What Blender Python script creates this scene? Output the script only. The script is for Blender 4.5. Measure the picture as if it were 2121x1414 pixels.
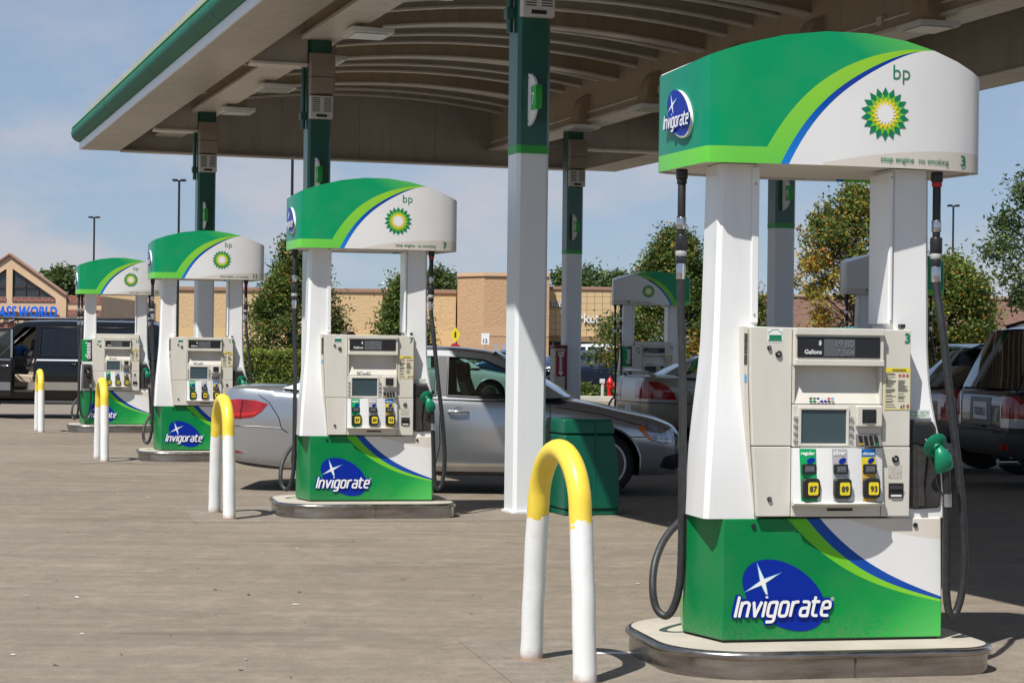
import bpy, bmesh, math, random
from mathutils import Vector, Matrix, noise
R = math.radians
random.seed(11)
scene = bpy.context.scene
for o in list(bpy.data.objects): bpy.data.objects.remove(o, do_unlink=True)
COL = scene.collection

# ------------------------------------------------------------------ camera
CAM_H = 1.45; FPX = 4200.0; ROLL = 0.012
cam = bpy.data.cameras.new('camera'); camo = bpy.data.objects.new('camera', cam); COL.objects.link(camo)
cam.sensor_width = 36.0; cam.lens = 36.0 * FPX / 2121.0
cam.clip_start = 0.1; cam.clip_end = 6000
cam.shift_y = 19.0 / 2121.0
camo.location = (0, 0, CAM_H)
camo.rotation_mode = 'XYZ'
camo.rotation_euler = (Matrix.Rotation(R(90), 3, 'X') @ Matrix.Rotation(ROLL, 3, 'Z')).to_euler()
scene.camera = camo

# ------------------------------------------------------------------ sky, sun, exposure
SUN_EL = R(60.0); SUN_AZ = (-0.57, -0.82)          # horizontal direction towards the sun
world = bpy.data.worlds.new('World'); scene.world = world; world.use_nodes = True
nt = world.node_tree; nt.nodes.clear()
wo = nt.nodes.new('ShaderNodeOutputWorld'); bg = nt.nodes.new('ShaderNodeBackground')
sky = nt.nodes.new('ShaderNodeTexSky'); sky.sky_type = 'NISHITA'; sky.sun_disc = False
sky.sun_elevation = SUN_EL; sky.sun_rotation = math.atan2(SUN_AZ[0], SUN_AZ[1])
sky.air_density = 1.0; sky.dust_density = 0.0; sky.ozone_density = 3.0
bg.inputs['Strength'].default_value = 0.067
tcw = nt.nodes.new('ShaderNodeTexCoord')
mpw = nt.nodes.new('ShaderNodeMapping'); mpw.inputs['Scale'].default_value = (1.0, 1.0, 2.1)
mpw.inputs['Location'].default_value = (0.32, 0.0, 0.11)
nz = nt.nodes.new('ShaderNodeTexNoise'); nz.inputs['Scale'].default_value = 9.0; nz.inputs['Detail'].default_value = 6.0
nz.inputs['Roughness'].default_value = 0.55
rp = nt.nodes.new('ShaderNodeValToRGB'); rp.color_ramp.elements[0].position = 0.47; rp.color_ramp.elements[1].position = 0.64
rp.color_ramp.elements[0].color = (0, 0, 0, 1); rp.color_ramp.elements[1].color = (1, 1, 1, 1)
hz = nt.nodes.new('ShaderNodeSeparateXYZ'); fade = nt.nodes.new('ShaderNodeMapRange')
fade.inputs['From Min'].default_value = 0.16; fade.inputs['From Max'].default_value = 0.05
fade.inputs['To Min'].default_value = 0.22; fade.inputs['To Max'].default_value = 0.70
mul = nt.nodes.new('ShaderNodeMath'); mul.operation = 'MULTIPLY'
mixw = nt.nodes.new('ShaderNodeMix'); mixw.data_type = 'RGBA'
mixw.inputs['B'].default_value = (6.5, 6.15, 6.4, 1)
nt.links.new(tcw.outputs['Generated'], mpw.inputs['Vector']); nt.links.new(mpw.outputs[0], nz.inputs['Vector'])
nt.links.new(nz.outputs['Fac'], rp.inputs[0]); nt.links.new(tcw.outputs['Generated'], hz.inputs[0])
nt.links.new(hz.outputs['Z'], fade.inputs['Value']); nt.links.new(rp.outputs['Color'], mul.inputs[0])
nt.links.new(fade.outputs[0], mul.inputs[1]); nt.links.new(mul.outputs[0], mixw.inputs['Factor'])
hsv = nt.nodes.new('ShaderNodeHueSaturation'); hsv.inputs['Saturation'].default_value = 0.72
nt.links.new(sky.outputs[0], hsv.inputs['Color']); tint = nt.nodes.new('ShaderNodeMix'); tint.data_type = 'RGBA'; tint.blend_type = 'MULTIPLY'; tint.inputs['Factor'].default_value = 1.0
tint.inputs['B'].default_value = (.90, .98, 1.14, 1); nt.links.new(hsv.outputs[0], tint.inputs['A']); 
veil = nt.nodes.new('ShaderNodeMix'); veil.data_type = 'RGBA'; veil.inputs['Factor'].default_value = .6; veil.inputs['B'].default_value = (3.0, 4.1, 5.7, 1)
nt.links.new(tint.outputs['Result'], veil.inputs['A']); nt.links.new(veil.outputs['Result'], mixw.inputs['A'])
nt.links.new(mixw.outputs['Result'], bg.inputs['Color']); nt.links.new(bg.outputs[0], wo.inputs['Surface'])

sun = bpy.data.lights.new('sun', 'SUN'); sun.energy = 4.5; sun.angle = R(0.53); sun.color = (1.0, 0.965, 0.91)
suno = bpy.data.objects.new('sun', sun); COL.objects.link(suno)
to_sun = Vector((SUN_AZ[0] * math.cos(SUN_EL), SUN_AZ[1] * math.cos(SUN_EL), math.sin(SUN_EL)))
suno.rotation_euler = (-to_sun).to_track_quat('-Z', 'Y').to_euler(); suno.location = to_sun * 50

vs = scene.view_settings
vs.view_transform = 'Standard'; vs.look = 'None'; vs.gamma = 1.0; vs.exposure = 0.48; vs.use_curve_mapping = False
scene.render.engine = 'CYCLES'
scene.cycles.max_bounces = 8; scene.cycles.transparent_max_bounces = 16

# ------------------------------------------------------------------ node expressions
class X:
    """a scalar socket with python operators"""
    def __init__(s, nt, sock): s.nt = nt; s.s = sock
    def op(s, o, *a):
        n = s.nt.nodes.new('ShaderNodeMath'); n.operation = o
        for i, v in enumerate((s,) + a):
            if isinstance(v, X): s.nt.links.new(v.s, n.inputs[i])
            else: n.inputs[i].default_value = v
        return X(s.nt, n.outputs[0])
    def __add__(s, o): return s.op('ADD', o)
    __radd__ = __add__
    def __sub__(s, o): return s.op('SUBTRACT', o)
    def __mul__(s, o): return s.op('MULTIPLY', o)
    __rmul__ = __mul__
    def __gt__(s, o): return s.op('GREATER_THAN', o)
    def __lt__(s, o): return s.op('LESS_THAN', o)
    def inv(s): return s.op('MULTIPLY_ADD', -1.0, 1.0)
    def clamp(s):
        n = s.nt.nodes.new('ShaderNodeClamp'); s.nt.links.new(s.s, n.inputs[0]); return X(s.nt, n.outputs[0])
    def poly(s, c):
        r = None
        for k in c: r = k if r is None else s * r + k
        return r
    def lin(s, a, b):
        n = s.nt.nodes.new('ShaderNodeMapRange'); s.nt.links.new(s.s, n.inputs[0])
        n.inputs[1].default_value = a; n.inputs[2].default_value = b; return X(s.nt, n.outputs[0])

class M:
    """material under construction"""
    def __init__(s, name):
        s.m = bpy.data.materials.new(name); s.m.use_nodes = True; s.nt = s.m.node_tree
        s.b = s.nt.nodes['Principled BSDF']; s.tc = s.nt.nodes.new('ShaderNodeTexCoord')
    def xyz(s, which='Object'):
        n = s.nt.nodes.new('ShaderNodeSeparateXYZ'); s.nt.links.new(s.tc.outputs[which], n.inputs[0])
        return [X(s.nt, o) for o in n.outputs]
    def wxyz(s):
        g = s.nt.nodes.new('ShaderNodeNewGeometry'); return g.outputs['Position']
    def noise(s, scale, detail=4, rough=.55, vec=None, stretch=None):
        n = s.nt.nodes.new('ShaderNodeTexNoise'); n.inputs['Scale'].default_value = scale
        n.inputs['Detail'].default_value = detail; n.inputs['Roughness'].default_value = rough
        v = vec if vec is not None else s.tc.outputs['Object']
        if stretch:
            mp = s.nt.nodes.new('ShaderNodeMapping'); mp.inputs['Scale'].default_value = stretch
            s.nt.links.new(v, mp.inputs['Vector']); v = mp.outputs[0]
        s.nt.links.new(v, n.inputs['Vector']); return X(s.nt, n.outputs['Fac'])
    def mix(s, f, a, b, mode='MIX'):
        n = s.nt.nodes.new('ShaderNodeMix'); n.data_type = 'RGBA'; n.blend_type = mode
        for v, i in ((f, 'Factor'), (a, 'A'), (b, 'B')):
            if isinstance(v, X): s.nt.links.new(v.s, n.inputs[i])
            elif hasattr(v, 'links') or hasattr(v, 'is_linked'): s.nt.links.new(v, n.inputs[i])
            elif i == 'Factor': n.inputs[i].default_value = v
            else: n.inputs[i].default_value = (*v[:3], 1)
        return n.outputs['Result']
    def col(s, c):
        if hasattr(c, 'is_linked'): s.nt.links.new(c, s.b.inputs['Base Color'])
        else: s.b.inputs['Base Color'].default_value = (*c[:3], 1)
        return s
    def set(s, **k):
        names = dict(rough='Roughness', metal='Metallic', spec='Specular IOR Level', coat='Coat Weight',
                     coatr='Coat Roughness', trans='Transmission Weight', ior='IOR', alpha='Alpha')
        for a, v in k.items():
            i = s.b.inputs[names[a]]
            if isinstance(v, X): s.nt.links.new(v.s, i)
            else: i.default_value = v
        return s
    def bump(s, h, strength=.3, dist=.01):
        n = s.nt.nodes.new('ShaderNodeBump'); n.inputs['Strength'].default_value = strength
        n.inputs['Distance'].default_value = dist; s.nt.links.new(h.s, n.inputs['Height'])
        s.nt.links.new(n.outputs[0], s.b.inputs['Normal']); return s

MATS = {}
def plain(name, c, rough=.5, metal=0., var=.0, vscale=6., coat=0., bump=0., bscale=60., spec=.5):
    if name in MATS: return MATS[name]
    m = M(name); m.set(rough=rough, metal=metal, coat=coat, spec=spec)
    if var:
        n = m.noise(vscale, 5); d = tuple(max(0, v * (1 - var)) for v in c); l = tuple(min(1, v * (1 + var)) for v in c)
        m.col(m.mix(n.lin(.3, .7), d, l))
    else: m.col(c)
    if bump: m.bump(m.noise(bscale, 3), bump, .004)
    MATS[name] = m.m; return m.m

def srgb(r, g, b):
    return tuple(((v / 255) / 12.92 if v / 255 < .04045 else ((v / 255 + .055) / 1.055) ** 2.4) for v in (r, g, b))

# ------------------------------------------------------------------ mesh builder
class MB:
    def __init__(s): s.v = []; s.f = []; s.mi = []; s.cur = 0
    def add(s, vs, fs):
        k = len(s.v); s.v += [tuple(p) for p in vs]
        for f in fs: s.f.append([k + i for i in f]); s.mi.append(s.cur)
        return s
    def box(s, x0, x1, y0, y1, z0, z1):
        p = [(x, y, z) for z in (z0, z1) for y in (y0, y1) for x in (x0, x1)]
        return s.add(p, [(0, 2, 3, 1), (4, 5, 7, 6), (0, 1, 5, 4), (2, 6, 7, 3), (0, 4, 6, 2), (1, 3, 7, 5)])
    def loft(s, secs, closed=True, cap=True):
        n = len(secs[0]); vs = [p for q in secs for p in q]; fs = []
        for i in range(len(secs) - 1):
            for j in range(n if closed else n - 1):
                a = i * n + j; b = i * n + (j + 1) % n
                fs.append((a, b, b + n, a + n))
        if cap and closed:
            fs.append(tuple(range(n - 1, -1, -1))); fs.append(tuple((len(secs) - 1) * n + j for j in range(n)))
        return s.add(vs, fs)
    def prism(s, poly, axis, a, b):
        """poly of 2d points, extruded along axis from a to b"""
        def P(p, t):
            return {'x': (t, p[0], p[1]), 'y': (p[0], t, p[1]), 'z': (p[0], p[1], t)}[axis]
        return s.loft([[P(p, a) for p in poly], [P(p, b) for p in poly]])
    def tube(s, pts, r, n=10, cap=True):
        pts = [Vector(p) for p in pts]; rr = r if isinstance(r, (list, tuple)) else [r] * len(pts)
        secs = []; up = None
        for i, p in enumerate(pts):
            d = (pts[min(i + 1, len(pts) - 1)] - pts[max(i - 1, 0)]).normalized()
            if up is None:
                up = Vector((0, 0, 1)) if abs(d.z) < .9 else Vector((1, 0, 0))
            a = d.cross(up).normalized(); b = a.cross(d).normalized(); up = b
            secs.append([p + a * (rr[i] * math.cos(t * 2 * math.pi / n)) + b * (rr[i] * math.sin(t * 2 * math.pi / n)) for t in range(n)])
        return s.loft(secs, True, cap)
    def lathe(s, prof, n=24, org=(0, 0, 0), axis='z'):
        """prof: (radius, height)"""
        o = Vector(org); secs = []
        for r, h in prof:
            q = []
            for k in range(n):
                c, t = r * math.cos(2 * math.pi * k / n), r * math.sin(2 * math.pi * k / n)
                q.append(o + {'z': Vector((c, t, h)), 'y': Vector((c, h, t)), 'x': Vector((h, c, t))}[axis])
            secs.append(q)
        return s.loft(secs, True, True)
    def xf(s, mat, start=0):
        for i in range(start, len(s.v)): s.v[i] = tuple(mat @ Vector(s.v[i]))
        return s
    def mesh(s, name, mats, smooth=None):
        me = bpy.data.meshes.new(name); me.from_pydata(s.v, [], s.f)
        for m in (mats if isinstance(mats, (list, tuple)) else [mats]): me.materials.append(m)
        me.polygons.foreach_set('material_index', s.mi)
        bm = bmesh.new(); bm.from_mesh(me); bmesh.ops.recalc_face_normals(bm, faces=bm.faces[:])
        bm.to_mesh(me); bm.free()
        if smooth is not None:
            me.polygons.foreach_set('use_smooth', [True] * len(me.polygons))
            me.set_sharp_from_angle(angle=R(smooth))
        return me
    def build(s, name, mats, parent=None, smooth=None, bevel=0, seg=2):
        o = bpy.data.objects.new(name, s.mesh(name, mats, smooth)); COL.objects.link(o)
        if parent is not None: o.parent = parent
        if bevel:
            b = o.modifiers.new('bevel', 'BEVEL'); b.width = bevel; b.segments = seg; b.limit_method = 'ANGLE'; b.angle_limit = R(40)
            b.harden_normals = True
            o.data.polygons.foreach_set('use_smooth', [True] * len(o.data.polygons))
            if smooth is None: o.data.set_sharp_from_angle(angle=R(35))
        return o

def box(name, m, parent, x0, x1, y0, y1, z0, z1, bevel=0.004):
    return MB().box(x0, x1, y0, y1, z0, z1).build(name, m, parent, bevel=bevel)

def tag(o, label, cat, group=None):
    o['label'] = label; o['category'] = cat
    if group: o['group'] = group
    return o
def thing(name, label, cat, loc=(0, 0, 0), rz=0., group=None):
    o = bpy.data.objects.new(name, None); COL.objects.link(o); o.empty_display_size = .2
    o.location = loc; o.rotation_euler = (0, 0, rz); return tag(o, label, cat, group)
def struct(o): o['kind'] = 'structure'; return o
def inst(o, parent, loc=None, rot=None, scale=None):
    c = o.copy(); COL.objects.link(c); c.parent = parent
    if loc is not None: c.location = loc
    if rot is not None: c.rotation_euler = rot
    if scale is not None: c.scale = scale
    return c

def crom(pts, per=8):
    """catmull-rom through points"""
    P = [Vector(p) for p in pts]; P = [P[0] * 2 - P[1]] + P + [P[-1] * 2 - P[-2]]; out = []
    for i in range(1, len(P) - 2):
        for k in range(per):
            t = k / per; a, b, c, d = P[i - 1], P[i], P[i + 1], P[i + 2]
            out.append(.5 * ((2 * b) + (c - a) * t + (2 * a - 5 * b + 4 * c - d) * t * t + (3 * b - a - 3 * c + d) * t ** 3))
    out.append(P[-2]); return out
def interp(tab, x):
    """piecewise cubic-ish (smoothstep free, monotone) interpolation of rows (x, a, b, ...)"""
    if x <= tab[0][0]: return tab[0][1:]
    for i in range(len(tab) - 1):
        if x <= tab[i + 1][0]:
            p, q = tab[i], tab[i + 1]; h = q[0] - p[0]; t = (x - p[0]) / h; r = []
            for k in range(1, len(p)):
                d = (q[k] - p[k]) / h
                dm = (p[k] - tab[i - 1][k]) / (p[0] - tab[i - 1][0]) if i > 0 else d
                dp = (tab[i + 2][k] - q[k]) / (tab[i + 2][0] - q[0]) if i + 2 < len(tab) else d
                m0 = 0 if dm * d <= 0 else 2 * dm * d / (dm + d)
                m1 = 0 if dp * d <= 0 else 2 * dp * d / (dp + d)
                t2, t3 = t * t, t ** 3
                r.append((2 * t3 - 3 * t2 + 1) * p[k] + (t3 - 2 * t2 + t) * h * m0 + (-2 * t3 + 3 * t2) * q[k] + (t3 - t2) * h * m1)
            return r
    return tab[-1][1:]

# ------------------------------------------------------------------ flat print: filled outlines and lettering
def tri2d(loops):
    """triangulate outer loop with holes -> verts2d, tris"""
    bm = bmesh.new()
    for lp in loops:
        vs = [bm.verts.new((p[0], p[1], 0)) for p in lp]
        for i in range(len(vs)): bm.edges.new((vs[i], vs[(i + 1) % len(vs)]))
    bmesh.ops.triangle_fill(bm, use_beauty=True, use_dissolve=False, edges=bm.edges[:])
    bm.verts.index_update(); v = [tuple(q.co[:2]) for q in bm.verts]; t = [[q.index for q in f.verts] for f in bm.faces]
    bm.free(); return v, t
TXT = {}
def text2d(s, bold=0., shear=0., spacing=1.):
    key = (s, bold, shear, spacing)
    if key not in TXT:
        cu = bpy.data.curves.new('txt', 'FONT'); cu.body = s; cu.offset = bold; cu.shear = shear; cu.space_character = spacing
        cu.resolution_u = 3; cu.fill_mode = 'FRONT'
        o = bpy.data.objects.new('txt', cu); COL.objects.link(o)
        dg = bpy.context.evaluated_depsgraph_get(); me = bpy.data.meshes.new_from_object(o.evaluated_get(dg))
        v = [tuple(p.co[:2]) for p in me.vertices]; f = [list(p.vertices) for p in me.polygons]
        bpy.data.meshes.remove(me); bpy.data.objects.remove(o); bpy.data.curves.remove(cu)
        TXT[key] = (v, f)
    return TXT[key]
def lettering(name, s, m, parent, x, z, h=None, w=None, surf=None, bold=0., shear=0., anchor='l', spacing=1., off=.002, rot=0., depth=0., href=None):
    """text laid on surf(x,z,off)->point. (x,z) anchor at left/centre/right, baseline. h = cap height"""
    v, f = text2d(s, bold, shear, spacing)
    x0 = min(p[0] for p in v); x1 = max(p[0] for p in v)
    hv = text2d(href or 'H', bold, 0, 1)[0]; H = max(p[1] for p in hv) - min(p[1] for p in hv)
    sy = (h / H) if h else w / (x1 - x0); sx = (w / (x1 - x0)) if w else sy
    if not h: sy = sx
    ox = {'l': x0, 'c': (x0 + x1) / 2, 'r': x1}[anchor]; c, t = math.cos(rot), math.sin(rot); q = []
    for a, b in v:
        a = (a - ox) * sx; b = b * sy; q.append((x + a * c - b * t, z + a * t + b * c))
    mb = MB()
    if depth:
        mb.add([surf(a, b, off + depth) for a, b in q], f)
        # side walls from boundary edges
        cnt = {}
        for p in f:
            for i in range(len(p)):
                e = (p[i], p[(i + 1) % len(p)]); k = tuple(sorted(e)); cnt.setdefault(k, []).append(e)
        n = len(q); mb.v += [tuple(surf(a, b, off)) for a, b in q]
        for k, e in cnt.items():
            if len(e) == 1: i, j = e[0]; mb.f.append([i, j, j + n, i + n]); mb.mi.append(0)
    else: mb.add([surf(a, b, off) for a, b in q], f)
    return mb.build(name, m, parent)
def print_poly(mb, pts, surf, off):
    v, t = tri2d([pts]); mb.add([surf(a, b, off) for a, b in v], t)
def ellipse(cx, cz, a, b, rot=0., n=40):
    c, s = math.cos(rot), math.sin(rot)
    return [(cx + a * math.cos(t) * c - b * math.sin(t) * s, cz + a * math.cos(t) * s + b * math.sin(t) * c) for t in [2 * math.pi * k / n for k in range(n)]]
def star(cx, cz, R1, R2, n, ph=0.):
    return [(cx + (R1 if k % 2 == 0 else R2) * math.sin(math.pi * k / n + ph), cz + (R1 if k % 2 == 0 else R2) * math.cos(math.pi * k / n + ph)) for k in range(2 * n)]
def rect(x0, x1, z0, z1): return [(x0, z0), (x1, z0), (x1, z1), (x0, z1)]
def rrect(x0, x1, z0, z1, r, n=4):
    o = []
    for cx, cz, a in ((x1 - r, z1 - r, 0), (x0 + r, z1 - r, 90), (x0 + r, z0 + r, 180), (x1 - r, z0 + r, 270)):
        for k in range(n + 1):
            t = R(a + 90 * k / n); o.append((cx + r * math.cos(t), cz + r * math.sin(t)))
    return o

# rounded stroke lettering (flat ribbons)
GLY = {'I': ([[(0, 0), (0, 1)]], 0), 'n': ([[(0, 0), (0, .72)], [(0, .46), (.04, .66), (.2, .72), (.36, .72), (.5, .64), (.5, .5), (.5, 0)]], .5), 'v': ([[(0, .72), (.24, 0)], [(.24, 0), (.5, .72)]], .5),
       'i': ([[(0, 0), (0, .72)], [(0, .97), (0, .985)]], 0), 'g': ([[(.5, .72), (.2, .72), (.03, .68), (0, .5), (0, .22), (.03, .04), (.2, 0), (.5, 0)], [(.5, .72), (.5, .0), (.5, -.18), (.42, -.28), (.25, -.29), (.04, -.29)]], .5),
       'o': ([[(.25, .72), (.08, .72), (0, .62), (0, .36), (0, .10), (.08, 0), (.25, 0), (.42, 0), (.5, .1), (.5, .36), (.5, .62), (.42, .72), (.25, .72)]], .5), 'r': ([[(0, 0), (0, .72)], [(0, .44), (.04, .66), (.18, .72), (.36, .72)]], .34),
       'a': ([[(.07, .72), (.34, .72), (.48, .68), (.5, .5), (.5, 0)], [(.5, 0), (.18, 0), (.03, .03), (0, .2), (.03, .37), (.18, .4), (.5, .4)]], .5), 't': ([[(.05, .95), (.05, .25), (.07, .05), (.2, 0), (.38, 0)], [(-.1, .72), (.36, .72)]], .36),
       'e': ([[(0, .38), (.5, .38), (.5, .5), (.47, .68), (.3, .72), (.2, .72), (.03, .68), (0, .5), (0, .22), (.03, .04), (.2, 0), (.47, 0)]], .5)}
def stroke_word(mb, word, x, z, h, w, th, surf, off, shear=.22, gap=.27):
    """ribbons of thickness th (in units of cap height); word fits width w"""
    tot = sum(GLY[c][1] + gap for c in word) - gap; sx = (w - shear * h) / tot / 1.0; k = 0; cx = 0.
    for ch in word:
        strokes, adv = GLY[ch]
        for st in strokes:
            P = [Vector((p[0], p[1], 0)) for p in st]
            for _ in range(2):
                if len(P) > 3: P = [P[0]] + [q for i in range(len(P) - 1) for q in (P[i].lerp(P[i + 1], .25), P[i].lerp(P[i + 1], .75))] + [P[-1]]
            Q = [Vector(((cx + p.x) * sx + p.y * h * shear, p.y * h, 0)) for p in P]; r = th * h / 2; Lf, Rt = [], []
            for i, p in enumerate(Q):
                d = (Q[min(i + 1, len(Q) - 1)] - Q[max(i - 1, 0)]).normalized(); n = Vector((-d.y, d.x, 0)); Lf.append(p + n * r); Rt.append(p - n * r)
            o = off + k * .00012; k += 1; b = len(mb.v)
            for a, c in zip(Lf, Rt): mb.v += [tuple(surf(x + a.x, z + a.y, o)), tuple(surf(x + c.x, z + c.y, o))]
            for i in range(len(Q) - 1): mb.f.append([b + 2 * i, b + 2 * i + 1, b + 2 * i + 3, b + 2 * i + 2]); mb.mi.append(mb.cur)
            for e, s in ((0, -1), (-1, 1)):
                d = (Q[1] - Q[0] if e == 0 else Q[-1] - Q[-2]).normalized() * s; n = Vector((-d.y, d.x, 0)); b = len(mb.v)
                for t in range(7): a = R(90 - 30 * t); q = Q[e] + d * (r * math.cos(a) * .6) + n * (r * math.sin(a)); mb.v.append(tuple(surf(x + q.x, z + q.y, o)))
                mb.f.append(list(range(b, b + 7))); mb.mi.append(mb.cur)
        cx += adv + gap
# ================================================================== SETTING
TH = R(18.2); CU, SU = math.cos(TH), math.sin(TH)
def uv(u, v, z=0.): return Vector((CU * u - SU * v, SU * u + CU * v, z))
def px(x, y, Y):
    """world point seen at photo pixel (x, y) at distance Y, used only to place things"""
    a = x + ROLL * (y - 707); b = y - ROLL * (x - 1060.5)
    return Vector(((a - 1060.5) / FPX * Y, Y, CAM_H - (b - 726) / FPX * Y))

# ---- ground
def m_asphalt():
    m = M('asphalt'); p = m.wxyz(); a = m.noise(.12, 5, .6, p); b = m.noise(90, 3, .6, p)
    c = m.mix(a.lin(.3, .7), srgb(84, 80, 78), srgb(112, 106, 100)); m.col(m.mix(b.lin(.35, .65) * .5, c, srgb(60, 58, 58)))
    m.set(rough=.92); m.bump(b, .5, .006); return m.m
def m_concrete():
    m = M('forecourt_concrete'); p = m.wxyz()
    oi = m.nt.nodes.new('ShaderNodeObjectInfo'); rnd = X(m.nt, oi.outputs['Random'])
    big = m.noise(.42, 7, .66, p); st = m.noise(1.2, 6, .7, p, (.35, 2.6, 1)); fine = m.noise(55, 4, .7, p); spot = m.noise(2.3, 3, .5, p)
    c = m.mix(big.lin(.3, .72), (.20, .16, .117), (.30, .245, .183))
    c = m.mix(st.lin(.40, .66) * .62, c, (.125, .104, .083)); lt_ = m.noise(.7, 6, .7, p, (.4, 1.6, 1)); c = m.mix(lt_.lin(.52, .72) * .5, c, (.33, .28, .215))
    br = m.noise(5, 5, .75, p, (.5, 7, 1)); c = m.mix(br.lin(.4, .75) * .16, c, (.14, .12, .098))
    c = m.mix((spot.lin(.60, .72)) * .42, c, (.11, .097, .085))
    c = m.mix(fine.lin(.38, .7) * .55, c, (.105, .09, .075)); gr = m.noise(160, 2, .7, p); c = m.mix(gr.lin(.55, .75) * .5, c, (.30, .265, .22))
    oil = m.noise(.9, 4, .5, p, (.5, 3.4, 1)); c = m.mix(oil.lin(.62, .72) * .55, c, (.07, .064, .06))
    ck = (m.noise(.33, 5, .62, p) + -.5).op('ABSOLUTE'); ck2 = m.noise(.5, 2, .5, p); c = m.mix((ck < .0012) * (ck2 > .58) * .6, c, (.05, .043, .036))
    vo = m.nt.nodes.new('ShaderNodeTexVoronoi'); vo.inputs['Scale'].default_value = 1.7; m.nt.links.new(p, vo.inputs['Vector']); dr = X(m.nt, vo.outputs['Distance']); c = m.mix(dr.lin(.075, .02) * (m.noise(.8, 2, .5, p) > .52) * .6, c, (.055, .05, .046))
    mid = m.noise(11, 7, .72, p, (1, .8, 1)); c = m.mix(mid.lin(.40, .68) * .5, c, (.105, .088, .068)); m2 = m.noise(3.1, 6, .7, p); c = m.mix(m2.lin(.5, .72) * .45, c, (.33, .275, .205))
    c = m.mix(rnd * .16, c, (.29, .25, .20))
    m.col(c); m.set(rough=fine.lin(-.6, .9).op('MULTIPLY_ADD', .2, .68), spec=.3); m.bump(fine * .6 + gr * .5 + st * .3, .45, .008); return m.m
ASPH = m_asphalt(); CONC = m_concrete()
g = MB().add([(-2500, -60, -.022), (2500, -60, -.022), (2500, 4000, -.022), (-2500, 4000, -.022)], [(0, 1, 2, 3)]).build('ground', ASPH); struct(g)
fc = bpy.data.objects.new('forecourt', None); COL.objects.link(fc); fc.rotation_euler = (0, 0, TH); struct(fc)
SU_, SV_ = 12.6, 4.325
slab = MB().box(-SU_ / 2 + .005, SU_ / 2 - .005, -SV_ / 2 + .006, SV_ / 2 - .006, -.2, 0).build('concrete_slab', CONC, fc, bevel=.006, seg=1)
first = True
for i in range(-2, 4):
    for j in range(0, 13):
        u = .02 + i * SU_; v = 17.1 + SV_ * (j - 3.5); w = uv(u, v)
        if w.y < 4: continue
        if abs(w.x) > .27 * w.y + 9: continue
        o = slab if first else inst(slab, fc); first = False
        o.location = (u, v, random.uniform(-.0025, 0))
        o.rotation_euler = (0, 0, math.pi * random.randint(0, 1))

# ---- canopy
def m_canopy(name, c):
    m = M(name); p = m.wxyz(); n = m.noise(.8, 5, .6, p); s = m.noise(6, 4, .6, p, (1, 1, .12))
    k = m.mix(n.lin(.3, .7), tuple(v * .86 for v in c), c); s2 = m.noise(2.2, 5, .65, p, (1, 1, .2)); k = m.mix(s.lin(.48, .8) * .5, k, tuple(v * .55 for v in c)); m.col(m.mix(s2.lin(.55, .75) * .4, k, tuple(v * .6 for v in c))); m.set(rough=.36); return m.m
C_SOF = m_canopy('canopy_soffit_panel', (.50, .44, .36)); C_RIB = m_canopy('canopy_rib', (.46, .36, .245)); C_PAN = m_canopy('canopy_panel', (.48, .435, .37))
C_GIR = m_canopy('canopy_girder', (.48, .39, .28)); C_FL = m_canopy('canopy_flange', (.78, .72, .63))
GRN_D = plain('column_dark_green', (.006, .085, .055), .32, coat=.3, var=.12, vscale=2)
GRN_G = plain('gutter_green', (.002, .13, .07), .5, var=.15, vscale=1.5, spec=.3)
GRN_L = plain('column_light_green', (.03, .33, .04), .4)
m = M('column_aluminium'); n = m.noise(9, 4, .6, None, (6, 6, .15)); m.col(m.mix(n.lin(.3, .7), (.73, .75, .765), (.77, .79, .80))); m.set(rough=.4, metal=0.); ALU = m.m
WHT_M = plain('white_sheet_metal', (.78, .78, .76), .3, var=.03)
DARK = plain('black_rubber', (.012, .012, .013), .55)
LAMP = plain('lamp_glass', (.55, .56, .54), .15)
BEIGEBOX = plain('beige_box_paint', (.27, .22, .165), .5, var=.08)

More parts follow.
